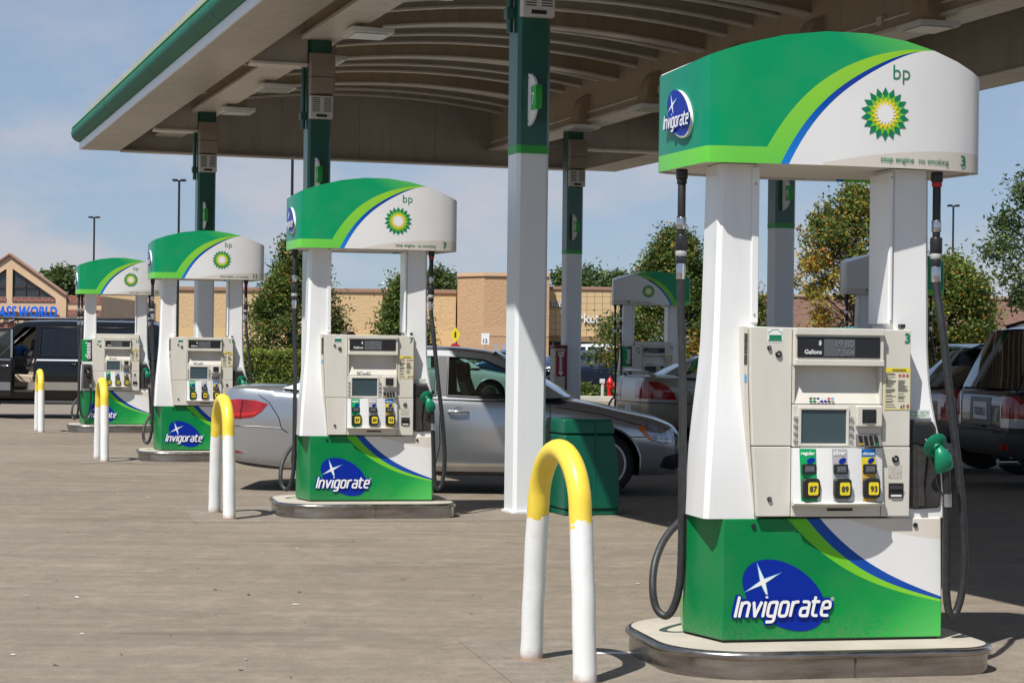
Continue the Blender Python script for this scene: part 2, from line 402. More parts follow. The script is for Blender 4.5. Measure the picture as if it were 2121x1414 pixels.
CAN = thing('station_canopy', 'large beige vaulted canopy with green rounded edge on green and silver columns', 'canopy', (0, 0, 0), TH)
UL, UR, V0, V1, ZS = 4.20, 15.0, 3.4, 39.1, 5.16
UC = (UL + UR) / 2; GA, GB = 5.82, 12.5
def zun(u): return 6.62 - .0294 * (u - UC) ** 2
us = [UL + .1 + (UR - UL - .2) * k / 32 for k in range(33)]
MB().loft([[(u, v, zun(u)) for u in us] + [(u, v, zun(u) + .14) for u in reversed(us)] for v in (V0, V1)]).build('roof_deck', C_PAN, CAN, smooth=40)
for sgn, ue in ((1, UL), (-1, UR)):
    a, b = sorted((ue, ue + sgn * .72))
    for k in range(9):
        v0 = V0 + k * (V1 - V0) / 9 + .009; v1 = V0 + (k + 1) * (V1 - V0) / 9 - .009
        box('soffit_panel', C_SOF, CAN, a + .002, b, v0, v1, ZS, ZS + .03, .004)
    a, b = sorted((ue - sgn * .03, ue - sgn * .001)); box('fascia_strip', WHT_M, CAN, a, b, V0, V1, ZS - .005, ZS + .13, .004)
    a, b = sorted((ue + sgn * .70, ue + sgn * .73)); box('eave_inner_wall', C_PAN, CAN, a, b, V0, V1 - .12, ZS + .032, zun(ue + sgn * .7) - .002, 0)
    # rounded green edge
    pr = [(-.02, -.17)] + [(-.16 * math.sin(R(t)) * 1.15, -.17 * math.cos(R(t))) for t in range(8, 181, 12)] + [(.12, .19)]
    sec = [(ue + sgn * p[0], ZS + .305 + p[1]) for p in pr]
    gt = MB().loft([[(p[0], v, p[1]) for p in sec] for v in (V0, V1 + .02)]).build('gutter_roll', GRN_G, CAN, smooth=35)
    MB().tube([(ue - sgn * .168, V0, ZS + .40), (ue - sgn * .168, V1 + .03, ZS + .40)], .014, 6).build('trim_line', plain('trim_lime', (.16, .42, .08), .4), CAN, smooth=60)
    for k in range(1, 7):
        v = V0 + k * (V1 - V0) / 7
        MB().loft([[(ue + sgn * (p[0] * 1.02), v + d, ZS + .305 + p[1] * 1.02) for p in pr] for d in (-.02, .02)]).build('gutter_joint', GRN_G, gt, smooth=35)
# end walls
for v, d in ((V1 - .1, .1), (V0, .1)):
    nn = 6
    for k in range(nn):
        a = UL + .73 + k * (UR - UL - 1.46) / nn + .004; b = UL + .73 + (k + 1) * (UR - UL - 1.46) / nn - .004
        box('gable_panel', C_PAN, CAN, a, b, v, v + d, ZS + .012, ZS + .46, .003)
        q = [a + (b - a) * t / 5 for t in range(6)]
        MB().loft([[(a, y, ZS + .47), (b, y, ZS + .47)] + [(t, y, zun(t) - .003) for t in reversed(q)] for y in (v, v + d)]).build('gable_panel', C_PAN, CAN, bevel=.003, seg=1)
    box('gable_lip', C_SOF, CAN, UL + .73, UR - .73, v - .22, v + d + .02, ZS - .02, ZS + .01, .003)
# girders on the columns, arched ribs, purlins
for gu in (GA, GB):
    seg = 8
    for k in range(seg):
        v0 = V0 + .12 + k * (V1 - V0 - .24) / seg + .003; v1 = V0 + .12 + (k + 1) * (V1 - V0 - .24) / seg - .003
        box('girder', C_GIR, CAN, gu - .2, gu + .2, v0, v1, 5.5, zun(gu) - .004, .004)
    box('girder_flange', C_FL, CAN, gu - .26, gu + .26, V0 + .12, V1 - .12, 5.45, 5.498, .004)
NR = 40
for k in range(1, NR):
    v = V0 + k * (V1 - V0) / NR; deep = k % 4 == 0; dp = .36 if deep else .25; wd = .11 if deep else .045
    q = [GA + .2 + (GB - GA - .4) * t / 16 for t in range(17)]
    MB().loft([[(u, v - wd, zun(u) - dp), (u, v + wd, zun(u) - dp), (u, v + wd, zun(u) - .003), (u, v - wd, zun(u) - .003)] for u in q]).build('arched_rib', C_RIB if deep else C_PAN, CAN, smooth=30)
    fl = wd + .03
    MB().loft([[(u, v - fl, zun(u) - dp - .03), (u, v + fl, zun(u) - dp - .03), (u, v + fl, zun(u) - dp - .001), (u, v - fl, zun(u) - dp - .001)] for u in q]).build('rib_flange', C_FL, CAN, smooth=30)
for u, z in ((GA + .23, 5.62), (GB - .23, 5.62), (GA - .23, 5.7)):
    MB().tube([(u, V0 + .3, z), (u, V1 - .3, z)], .018, 6).build('conduit_run', C_FL, CAN, smooth=60)
    for k in range(10): v = V0 + 1.2 + k * 3.6; box('junction_box', C_FL, CAN, u - .045, u + .045, v, v + .14, z - .06, z + .06, .006)
for t in range(1, 6):
    u = GA + (GB - GA) * t / 6
    box('purlin', C_PAN, CAN, u - .05, u + .05, V0 + .12, V1 - .12, zun(u) - .12, zun(u) - .004, 0)
# columns
COLS = []
def column(u, v):
    w = .15; r = .03
    oct_ = lambda e: [(u - w - e + r, v - w - e), (u + w + e - r, v - w - e), (u + w + e, v - w - e + r), (u + w + e, v + w + e - r), (u + w + e - r, v + w + e), (u - w - e + r, v + w + e), (u - w - e, v + w + e - r), (u - w - e, v - w - e + r)]
    c = MB().prism(oct_(0), 'z', -.004, 3.21).build('column', ALU, CAN, smooth=30)
    MB().prism(oct_(.004), 'z', 3.21, 3.285).build('light_green_band', GRN_L, c, smooth=30)
    MB().prism(oct_(.003), 'z', 3.286, 5.45).build('dark_green_sleeve', GRN_D, c, smooth=30)
    MB().prism(oct_(.02), 'z', 0.001, .02).build('base_plate', ALU, c)
    if u < 9:
        MB().tube([(u - w - .04, v, 4.3), (u - w - .04, v, 5.45)], .03, 8).build('conduit', GRN_D, c, smooth=60)
        box('conduit_clip', GRN_D, c, u - w - .085, u - w, v - .05, v + .05, 4.42, 4.52, .01)
    # side bracket out to the eave
    e = UL + .73 if u < 9 else UR - .73; a, b = sorted((e, u - .16 if u < 9 else u + .16))
    zt = min(zun(a), zun(b)) - .02
    MB().prism([(a, ZS - .02), (b, ZS - .02), (b, zun(b) - .01), (a, zun(a) - .01)], 'y', v - .1, v + .1).build('eave_bracket', C_PAN, CAN, bevel=.004)
    box('bracket_flange', C_FL, CAN, a, b, v - .15, v + .15, ZS - .06, ZS - .022, .004)
    COLS.append((u, v)); return c
CV = [8.65 + 8.65 * k for k in range(4)]
for v in CV:
    column(GA, v); column(GB, v)

# ---- lamps under the girders
def canopy_light(u, v, label):
    t = thing('canopy_light', label, 'light fixture', uv(u, v, 5.30), TH, 'flat lights along the canopy girders')
    s = 1 if u < 9 else -1
    box('housing', WHT_M, t, -.27, .27, -.30, .30, .035, .1, .012)
    box('lens', LAMP, t, -.21, .21, -.24, .24, .022, .034, .004)
    q = [(-s * .12, .101), (s * .14, .101)] + [(-s * .12 + s * .26 * math.cos(R(a)), .101 + .55 * math.sin(R(a))) for a in range(15, 91, 15)]
    MB().prism(q, 'y', -.2, .2).build('bracket_gusset', C_RIB, t, smooth=35)
    return t
ORD = ['farthest', 'second farthest', 'third farthest', 'fourth farthest', 'fifth farthest', 'sixth farthest', 'seventh farthest', 'eighth farthest']
for side, u, nm in ((0, 6.12, 'left'), (1, 12.2, 'right')):
    for k, v in enumerate((33.4, 30.2, 27.0, 24.5, 21.4, 18.4)):
        canopy_light(u, v, f'flat white light under the {nm} canopy girder, {ORD[k]} of its row')
# ---- speaker and heater boxes near the column tops
def wall_unit(u, v, label):
    t = thing('column_utility_box', label, 'utility box', uv(u, v - .153, 4.42), TH, 'beige boxes on the canopy columns')
    pr = [(0, .30), (-.13, .33), (-.17, .5), (-.17, .72), (-.13, .84), (0, .86)]
    MB().prism(pr, 'x', -.16, .16).build('upper_cover', BEIGEBOX, t, smooth=40, bevel=.015)
    box('seam', DARK, t, -.161, .161, -.174, -.02, .525, .533, 0)
    box('vent_box', plain('vent_paint', (.60, .58, .53), .5), t, -.15, .15, -.10, 0, 0, .295, .008)
    for sx in (-.075, .075):
        for k in range(8): box('louvre_shade_strip', plain('louvre_shadow', (.10, .09, .08), .6), t, sx - .05, sx + .05, -.106, -.099, .09 + k * .024, .10 + k * .024, 0)  # dark strips paint the shade between the vent slats
    box('label_plate', DARK, t, -.07, .07, -.104, -.099, .02, .055, 0)
for (u, v), nm in (((GA, CV[1]), 'nearest canopy column'), ((GA, CV[2]), 'column behind pump 7'), ((GA, CV[3]), 'farthest left column'), ((GB, CV[3]), 'column beside the fire extinguisher cabinet'), ((GB, CV[2]), 'right-hand column above the nearest dispenser panel')):
    wall_unit(u, v, f'beige speaker and louvred vent box high on the {nm}')
# ---- number flags on the columns
def flag(u, v, num, label, s=1):
    t = thing('column_number_sign', label, 'sign', uv(u - .05, v - .153, 3.45), TH, 'number flags on the canopy columns')
    pts = [(0, 0), (0, .47)] + [(-.24 * math.cos(R(a)), .235 + .235 * math.sin(R(a))) for a in range(75, -76, -15)]
    MB().prism(pts, 'x', -.012, .012).build('plate', WHT_M, t, bevel=.002, seg=1)
    tb = MB().prism([(-.135, .13), (-.135, .34), (-.265, .34), (-.275, .235), (-.265, .13)], 'x', -.03, .03).build('number_tab', plain('tab_green', (.01, .36, .03), .35), t, bevel=.003, seg=1)
    lettering('numeral', num, plain('sign_white', (.85, .85, .84), .4), tb, .20, .18, h=.10, surf=lambda a, b, o: (-.031 - o, -a, b), anchor='c', bold=.015)
    lettering('numeral', num, MATS['sign_white'], tb, -.20, .18, h=.10, surf=lambda a, b, o: (.031 + o, a, b), anchor='c', bold=.015)
    for z in (.04, .43): MB().lathe([(.008, -.014), (.008, -.011)], 8, (0, -.02, z), 'x').build('screw', DARK, t)
flag(GA, CV[1], '7', 'white half-round flag with green number 7 on the nearest canopy column')
flag(GA, CV[2], '11', 'white half-round number flag on the column just behind the second nearest dispenser')
flag(GA, CV[3], '15', 'white half-round number flag on the farthest left column')
flag(GB, CV[3], '13', 'white half-round number flag on the column beside the fire extinguisher cabinet')
flag(GB, CV[2], '9', 'white half-round flag with green number 9 on a right-hand column')
# ================================================================== FUEL DISPENSERS
def wrap_mat(kind, mir):
    m = M(f'{kind}_print_{"r" if mir < 0 else "l"}'); x, y, z = m.xyz()
    back = y > (.23 if kind == 'valance' else .02)
    x = x * (back * -2.0 + 1.0) * float(mir)
    n = m.noise(3, 3)
    if kind == 'base':
        g = m.mix((x * .62 + z * -.75 + .32).clamp(), (.0, .19, .05), (.0, .46, .06)); g = m.mix((x * 1.6 + z * -1.6 + -.2).clamp(), g, (.11, .66, .12))
        lg, bl, bw = x.poly([-.521, .8273, -.6512, .3655]), x.poly([-.7446, 1.1294, -.8424, .425]), x.poly([-.7073, 1.1048, -.9399, .4915])
        be = x.poly([.2966, -.3823, .5845]); ok = x > -.26
        c = m.mix((z > lg) * ok, g, m.mix(x.lin(-.25, .5), (.09, .45, .02), (.25, .62, .03)))
        c = m.mix((z > bl) * (x > -.17), c, (.0, .06, .36)); c = m.mix((z > bw) * (x > -.1), c, (.74, .735, .725))
        c = m.mix((z > be) * (x > .03), c, (.66, .61, .54))
    else:
        g = m.mix((x * .5 + .2).clamp(), (.0, .28, .10), (.0, .40, .16)); g = m.mix((x * 1.7 + z * 2.2 + -6.05).clamp(), g, (.17, .62, .08))
        g = m.mix(x.lin(-.60, -.68), g, (.0, .22, .13))
        lime = m.mix(z.lin(2.2, 2.7), (.13, .54, .06), (.30, .60, .03))
        lg, bl, bw = x.poly([-1.2591, .9613, -.8168, .4927, 2.6369]), x.poly([-2.6938, 1.6009, -.9159, .6914, 2.5626]), x.poly([-3.1325, 2.107, -1.0463, .7754, 2.5313])
        be = x.poly([-.149, .1821, 2.2148]); rt = x > .44
        in_lg = ((z < lg) * (x > -.385) + rt * (z < 2.735)).clamp()
        c = m.mix(((z < 2.257) * (x < .2) + in_lg).clamp(), g, lime)
        blue = m.mix(z.lin(2.2, 2.55), (.0, .19, .62), (.0, .035, .30))
        c = m.mix(((z < bl) * (x > -.32) + rt * (z < 2.72)).clamp(), c, blue)
        c = m.mix(((z < bw) * (x > -.275) + rt * (z < 2.72)).clamp(), c, (.76, .755, .745))
        c = m.mix((z < be) * (x > -.11), c, (.66, .61, .54))
    c = m.mix(n.lin(.45, .75) * .08, c, (.25, .24, .22))
    if kind == 'base': sp_ = m.noise(60, 3, .7); c = m.mix((z * -7.0 + .75 + n * .5).clamp() * sp_.lin(.4, .8) * .55, c, (.20, .17, .13))
    m.col(c); m.set(rough=.27, spec=.28); return m.m
WRAP = {(k, s): wrap_mat(k, s) for k in ('base', 'valance') for s in (1, -1)}
m = M('pump_white_enamel'); n = m.noise(2.5, 5); st_ = m.noise(9, 5, .65, None, (1, 1, .14)); sp_ = m.noise(45, 3, .7); c = m.mix(n.lin(.3, .7), (.73, .73, .72), (.78, .78, .775)); c = m.mix(st_.lin(.55, .8) * .22, c, (.50, .47, .42)); m.col(m.mix(sp_.lin(.70, .76) * .3, c, (.40, .37, .33))); m.set(rough=.25, coat=.2); PW = m.m
m = M('pump_panel_cream'); n = m.noise(5, 5, .6, None, (1, 1, .25)); m.col(m.mix(n.lin(.35, .75), (.58, .55, .48), (.66, .63, .56))); m.set(rough=.42); PC = m.m
PG = plain('pump_grade_white', (.74, .74, .73), .35)
BLK = plain('black_plastic', (.016, .016, .017), .38); BLKR = plain('black_boot_plastic', (.035, .032, .03), .62, var=.3, vscale=20)
SCR = plain('screen_glass', (.045, .075, .085), .12, coat=.4); LCD = plain('lcd_grey', (.10, .11, .12), .2); DIG = plain('lcd_digits', (.19, .20, .215), .4)
GRN = plain('print_green', (.0, .20, .085), .35); WHT = plain('print_white', (.80, .80, .79), .4); BLU = plain('print_blue', (.0, .02, .29), .35, spec=.25)
LBL = plain('print_light_blue', (.10, .42, .72), .4); YEL = plain('print_yellow', (.78, .62, .02), .4); GLD = plain('print_gold', (.62, .38, .05), .4); LIM = plain('print_lime', (.18, .52, .03), .4)
GRY = plain('print_grey', (.36, .36, .36), .5); RED = plain('print_red', (.5, .02, .015), .4); INK = plain('print_ink', (.03, .03, .03), .6)
HOSE = plain('hose_rubber', (.022, .023, .025), .5, var=.3, vscale=30, bump=.2, bscale=90); CHR = plain('chromed_steel', (.58, .58, .58), .22, 1.0)
NOZ = plain('nozzle_green', (.0, .19, .095), .4, var=.12, vscale=20)
m = M('kerb_stainless'); n = m.noise(3, 5, .6, None, (1, 1, 8)); s_ = m.noise(14, 4, .6); m.col(m.mix(n.lin(.3, .7), (.23, .205, .19), (.46, .43, .40))); m.set(rough=s_.lin(.2, .9).op('MULTIPLY_ADD', .2, .17), metal=1.0); STEEL = m.m
m = M('island_concrete'); n = m.noise(3, 5, .6); f2 = m.noise(70, 3); m.col(m.mix(n.lin(.3, .7), (.33, .295, .245), (.42, .38, .32))); m.set(rough=.85); m.bump(f2, .3, .004); ISL = m.m

VALP = [(-.66, -.365), (-.645, -.388), (-.62, -.396), (-.5, -.404), (-.3, -.411), (-.1, -.412), (.1, -.406), (.3, -.387), (.45, -.361), (.58, -.325), (.67, -.284), (.72, -.25), (.742, -.215), (.747, -.18)]
def vtop(x): return 2.795 - .15 * (x / .7) ** 2
def vfront(x, mir):
    x = x * mir
    for i in range(len(VALP) - 1):
        a, b = VALP[i], VALP[i + 1]
        if x <= b[0] or i == len(VALP) - 2: return a[1] + (b[1] - a[1]) * (x - a[0]) / (b[0] - a[0])
SHARE = {}
def shared(key, fn, parent):
    """build a part once per kind, then link copies that share its mesh"""
    if key in SHARE:
        out = []
        def cp(o, par):
            c = o.copy(); COL.objects.link(c); c.parent = par
            for ch in SHARE_CH[o.name]: cp(ch, c)
        for o in SHARE[key]: cp(o, parent)
        return
    before = set(bpy.data.objects); fn(parent); new = [o for o in bpy.data.objects if o not in before]
    SHARE[key] = [o for o in new if o.parent == parent]
    for o in new: SHARE_CH[o.name] = [c for c in new if c.parent == o]
SHARE_CH = {}

def invigorate(name, parent, surf, cx, cz, s, off=.002, depth=0.):
    """blue tilted oval with spark and italic word; s = half length of the oval"""
    mb = MB()
    mb.cur = 0; print_poly(mb, ellipse(cx, cz, s, s * .62, R(-32)), surf, off)
    def spark(sc, ph=0):
        sx, sz = cx - s * .47, cz + s * .28; o = []
        arms = [(-.14, .42, 1), (.42, .20, 1), (.15, -.42, 1), (-.42, -.22, 1)]
        for i, (a, b, _) in enumerate(arms):
            o.append((sx + a * s * sc, sz + b * s * sc)); c, d, _ = arms[(i + 1) % 4]
            o.append((sx + (a + c) * s * .12 * sc, sz + (b + d) * s * .12 * sc))
        return o
    mb.cur = 1; print_poly(mb, spark(1.0), surf, off + .001); mb.cur = 2; print_poly(mb, spark(.8), surf, off + .002)
    o = mb.build(name, [BLU, LBL, WHT], parent)
    w = s * 2.1; x = cx - s * 1.12; z = cz - s * .42
    par = o if o.parent.parent is None else parent
    for nm, mm, th, dx, f in (('word_outline', BLU, .40, 0, .003), ('word', WHT, .155, 0, .0085)):
        mb = MB(); stroke_word(mb, 'Invigorate', x + s * .05, z, s * .40, w, th, surf, off + f); mb.build(nm, mm, par)
    lettering('registered_mark', '\u00ae', WHT, par, x + w + s * .02, z + s * .30, h=s * .07, surf=surf, off=off + .009)
    return o

def helios(parent, surf, cx, cz, r):
    mb = MB()
    for i, (a, b, ph) in enumerate(((1, .76, 0), (.80, .56, math.pi / 18), (.62, .44, 0), (.46, .30, math.pi / 18))):
        mb.cur = i; print_poly(mb, star(cx, cz, r * a, r * b, 18, ph), surf, .002 + i * .0012)
    return mb.build('sunflower_emblem', [GRN, LIM, YEL, WHT], parent)

def pump_cabinet(t):
    F = -.36; S = lambda yy: (lambda a, b, o: (a, yy - o, b))
    def panel(nm, poly, y0, y1, m=PC, bev=.004): return MB().prism(poly, 'y', y0, y1).build(nm, m, t, bevel=bev)
    panel('left_upper_door', [(-.413, .9), (-.229, .9), (-.229, 1.44), (-.43, 1.443), (-.427, 1.2), (-.42, 1.06)], F, -.2)
    panel('left_lower_door', [(-.388, .578), (-.229, .578), (-.229, .896), (-.412, .896), (-.404, .8), (-.395, .68)], F, -.2)
    panel('edge_strip', [(-.393, .58), (-.391, .6), (-.416, .9), (-.424, 1.06), (-.431, 1.2), (-.434, 1.442), (-.456, 1.445), (-.452, 1.2), (-.445, 1.06), (-.432, .9)], F + .025, -.2, bev=.002)
    panel('right_upper_door', rect(.212, .350, .9, 1.438), F, -.2)
    rl = panel('right_lower_door', rect(.212, .352, .576, .896), F, -.2)
    hd = panel('display_header', rect(-.226, .209, 1.268, 1.44), F - .022, -.2)
    box('display_frame_lip', PC, t, -.224, .207, F - .034, F - .0225, 1.268, 1.296, .003)
    box('display_frame_lip', PC, t, -.224, .207, F - .034, F - .0225, 1.408, 1.44, .003)
    panel('recess_back', rect(-.226, .209, 1.092, 1.267), F + .045, -.2, bev=.002)
    MB().prism([(F + .044, 1.266), (F + .044, 1.094), (F - .003, 1.094), (F + .012, 1.13), (F + .030, 1.18)], 'x', -.215, .198).build('recess_slope', PC, t, smooth=50)
    box('recess_cheek', PC, t, -.226, -.2155, F - .004, F + .044, 1.094, 1.266, .001); box('recess_cheek', PC, t, .1985, .209, F - .004, F + .044, 1.094, 1.266, .001)
    bz = panel('keypad_bezel', rect(-.226, .209, .897, 1.09), F - .006, -.2)
    panel('bottom_plate', rect(-.226, .209, .577, .64), F - .002, -.2)
    # display glass
    d = box('display_glass', BLK, t, -.213, .188, F - .026, F - .0225, 1.305, 1.40, .001)
    MB().add([S(F - .027)(a, b, 0) for a, b in rect(-.085, .065, 1.312, 1.39)], [(0, 1, 2, 3)]).build('lcd', LCD, d)
    lettering('currency_sign', '$', WHT, d, -.105, 1.364, h=.02, surf=S(F - .027), bold=.03, anchor='c')
    lettering('unit_word', 'Gallons', WHT, d, -.097, 1.322, h=.02, surf=S(F - .027), bold=.022, anchor='r')
    # screen and soft keys
    for a, b, c, e in ((-.199, .045, 1.067, 1.078), (-.199, .045, .902, .912), (-.199, -.186, .912, 1.067), (.033, .045, .912, 1.067)):
        box('screen_frame', PC, t, a, b, F - .016, F - .0055, c, e, .002)
    MB().add([S(F - .008)(a, b, 0) for a, b in rect(-.186, .033, .912, 1.067)], [(0, 1, 2, 3)]).build('screen', SCR, t)
    for z in (1.031, .997, .963, .929):
        for x in (-.2125, .056): box('soft_key', GRY, t, x - .009, x + .009, F - .017, F - .0055, z - .007, z + .007, .002)
    # card reader and keypad
    cr = box('card_reader', PC, t, .077, .203, F - .03, F - .0055, .99, 1.086, .006)
    box('card_slot', BLK, cr, .102, .170, F - .034, F - .0305, 1.008, 1.070, .003); box('card_slot_throat', DARK, cr, .118, .155, F - .040, F - .0345, 1.012, 1.035, .003)
    kp = MB().prism([(F - .006, .902), (F - .04, .902), (F - .012, .955), (F - .006, .955)], 'x', .082, .200).build('keypad', plain('keypad_grey', (.14, .13, .12), .5), t)
    for i in range(4):
        for j in range(4):
            x = .098 + i * .025; z = .911 + j * .0115; y = F - .04 + (z - .902) * .028 / .053
            box('key', (GRN if (i == 3 and j == 0) else GLD if (j == 0 and i == 0) else BLK), kp, x - .009, x + .009, y - .006, y + .003, z - .0034, z + .0034, 0)
    # grade selector, bowed outwards
    def gs(a, b, o): return (a, F - .012 - .034 * (1 - ((a + .009) / .22) ** 2) - (.89 - b) * .05 - o, b)
    xs = [-.226 + .435 * k / 14 for k in range(15)]
    MB().loft([[gs(x, .892, 0) for x in xs] + [(.209, -.3, .892), (-.226, -.3, .892)], [gs(x, .648, 0) for x in xs] + [(.209, -.3, .648), (-.226, -.3, .648)]]).build('grade_panel', PG, t, smooth=40)
    MB().loft([[gs(x, .648, .004) for x in xs] + [(.209, -.3, .647), (-.226, -.3, .647)], [gs(x, .647, .018)[:2] + (.640,) for x in xs] + [(.209, -.3, .640), (-.226, -.3, .640)], [gs(x, .647, .01)[:2] + (.629,) for x in xs] + [(.209, -.3, .632), (-.226, -.3, .632)]]).build('lower_lip', PC, t, smooth=40)
    def strip(mb, x0, x1, z0, z1, o=.0015, sl=.0):
        n = 3; k = len(mb.v)
        for z, dx in ((z0, sl), (z1, 0)):
            for i in range(n + 1): mb.v.append(tuple(gs(x0 + dx + (x1 - x0) * i / n, z, o)))
        for i in range(n): mb.f.append([k + i, k + i + 1, k + n + 2 + i, k + n + 1 + i]); mb.mi.append(mb.cur)
    for x0, x1, m0, word, num in ((-.197, -.123, plain('stripe_green', (.0, .32, .09), .35), 'regular', '87'), (-.049, .024, plain('stripe_silver', (.42, .41, .41), .35), 'silver', '89'), (.097, .170, GLD, 'ultimate', '93')):
        mb = MB(); mb.cur = 0; strip(mb, x0, x1, .650, .889, .0015, .006)
        if word == 'ultimate': mb.cur = 1; strip(mb, x0, x1, .852, .889, .003); mb.cur = 2; strip(mb, x0 + .003, x1 + .003, .79, .852, .003)
        sp = mb.build('grade_stripe', [m0, plain('stripe_blue', (.0, .14, .45), .35), YEL], t)
        xc = (x0 + x1) / 2
        lettering('grade_name', word, WHT, sp, xc, .862, w=.062, surf=gs, bold=.03, anchor='c', off=.004)
        e = MB(); print_poly(e, ellipse(xc + .013, .836, .019, .0115, R(25)), gs, .004); e.build('oval_mark', BLU, sp)
        xb = xc + .004
        hb = MB().prism(rrect(xb - .034, xb + .034, .776, .82, .006, 3), 'y', gs(xb, .8, .012)[1], gs(xb, .8, 0)[1] + .006).build('price_window', BLK, sp, bevel=.003)
        MB().add([(a, gs(xb, .8, .0135)[1], b) for a, b in rect(xb - .022, xb + .024, .783, .812)], [(0, 1, 2, 3)]).build('price_lcd', LCD, t)
        lettering('price_digits', {'87': '2.69', '89': '2.99', '93': '3.29'}[num], DIG, t, xb + .001, .791, h=.014, surf=S(gs(xb, .8, .0145)[1]), anchor='c', bold=.01)
        xb = xc + .010; yb = gs(xb, .71, 0)[1]
        bt = MB().prism(rrect(xb - .042, xb + .042, .664, .756, .018, 4), 'y', yb - .024, yb + .008).build('grade_button', BLK, t, bevel=.008)
        lb = MB(); print_poly(lb, rrect(xb - .018, xb + .031, .680, .738, .008, 3), S(yb - .0245), .0005); lb.build('octane_label', YEL, bt)
        lettering('octane_number', num, INK, bt, xb + .0065, .696, h=.026, surf=S(yb - .0245), bold=.03, anchor='c', off=.002)
    # stickers, locks, slots
    for x, z, r in ((-.34, 1.347, .0105), (-.295, 1.319, .016), (-.331, .658, .011), (.279, .841, .017)):
        lk = MB().lathe([(r, -.36), (r, -.366), (r * .8, -.369), (r * .5, -.367), (.001, -.367)], 14, (x, 0, z), 'y').build('lock', BLK, t, smooth=40)
        MB().lathe([(r * .3, -.367), (r * .3, -.3695), (.001, -.370)], 8, (x, 0, z), 'y').build('lock_core', GRY, lk)
    st = MB(); st.cur = 0; print_poly(st, rect(-.349, -.275, 1.372, 1.434), S(F), .001); st.cur = 1
    print_poly(st, [(-.345, 1.378), (-.279, 1.378), (-.279, 1.384), (-.345, 1.384)], S(F), .002); print_poly(st, rect(-.341, -.281, 1.386, 1.406), S(F), .002)
    print_poly(st, [(-.345, 1.408), (-.345, 1.421), (-.334, 1.421), (-.328, 1.431), (-.297, 1.431), (-.291, 1.421), (-.279, 1.421), (-.279, 1.408), (-.281, 1.408), (-.281, 1.419), (-.292, 1.419), (-.298, 1.429), (-.327, 1.429), (-.333, 1.419), (-.343, 1.419), (-.343, 1.408)], S(F), .002)
    st.build('inspection_sticker', [WHT, GRN], t)
    rs = random.Random(5)
    wn = MB(); wn.cur = 0; print_poly(wn, rect(.221, .349, 1.068, 1.262), S(F), .001); wn.cur = 1; print_poly(wn, rect(.2225, .3475, 1.243, 1.2605), S(F), .002)
    for r_ in (rect(.2225, .2245, 1.07, 1.243), rect(.3455, .3475, 1.07, 1.243), rect(.2225, .3475, 1.069, 1.072)): print_poly(wn, r_, S(F), .002)
    wn.cur = 2
    for cx0, zt in ((.227, 1.237), (.288, 1.205)):
        z = zt
        while z > (1.08 if cx0 < .25 else 1.10):
            print_poly(wn, rect(cx0, cx0 + rs.uniform(.028, .052), z - .0026, z), S(F), .002); z -= .0056 if rs.random() < .75 else .011
    print_poly(wn, [(.298, 1.076), (.306, 1.094), (.312, 1.076)], S(F), .002); print_poly(wn, rect(.314, .321, 1.076, 1.093), S(F), .002)
    wn.cur = 3
    for x in (.297, .315, .334): print_poly(wn, ellipse(x, 1.226, .008, .008, n=12), S(F), .002)
    print_poly(wn, ellipse(.337, 1.085, .008, .009, n=12), S(F), .002)
    wn.build('warning_sticker', [plain('sticker_cream', (.66, .62, .46), .5), YEL, plain('sticker_ink', (.12, .11, .10), .6), plain('sticker_red', (.42, .12, .09), .5)], t)
    lettering('warning_word', '\u25b2WARNING' if False else 'WARNING', INK, t, .291, 1.2465, h=.0105, surf=S(F), bold=.03, anchor='c', off=.003)
    cs = MB(); cols = [INK, GRN, BLU, WHT, RED, LBL, GRY]
    for i in range(7):
        for j in range(2):
            cs.cur = [0, 1, 2, 3, 3, 4, 5, 1, 1, 3, 2, 2, 0, 6][i + 7 * j]; print_poly(cs, rect(-.146 + i * .0176, -.132 + i * .0176, 1.101 + (1 - j) * .012, 1.110 + (1 - j) * .012), S(F - .004), .003)
    cs.build('card_logo_strip', cols, t)
    ss = MB(); ss.cur = 0
    for z0, z1 in ((1.365, 1.412), (1.332, 1.362), (1.318, 1.330), (1.27, 1.314)): print_poly(ss, rect(-.451, -.437, z0, z1), S(F + .025), .002)
    ss.cur = 1; print_poly(ss, rect(-.449, -.438, 1.19, 1.225), S(F + .025), .002)
    ss.build('side_notice', [plain('notice_dark', (.06, .055, .05), .5), LBL], t)
    box('receipt_slot', BLK, rl, .247, .32, F - .004, F - .0005, .662, .73, .004); box('receipt_paper', WHT, rl, .258, .309, F - .009, F - .0045, .668, .676, 0)
    box('receipt_roller', plain('roller_dark', (.04, .04, .045), .3), rl, .250, .317, F - .012, F - .0045, .70, .716, .004)
    MB().add([S(F)(a, b, .001) for a, b in rect(.246, .312, .752, .81)], [(0, 1, 2, 3)]).build('worn_label', plain('worn_label', (.47, .44, .38), .7, var=.35, vscale=120), rl)
    box('coin_slot', BLK, t, -.053, .071, F - .006, F - .0025, .603, .615, .002)
    # plain rear panel of the other face
    box('rear_panel', PC, t, -.35, .45, .1, .355, .58, 1.44, .006)

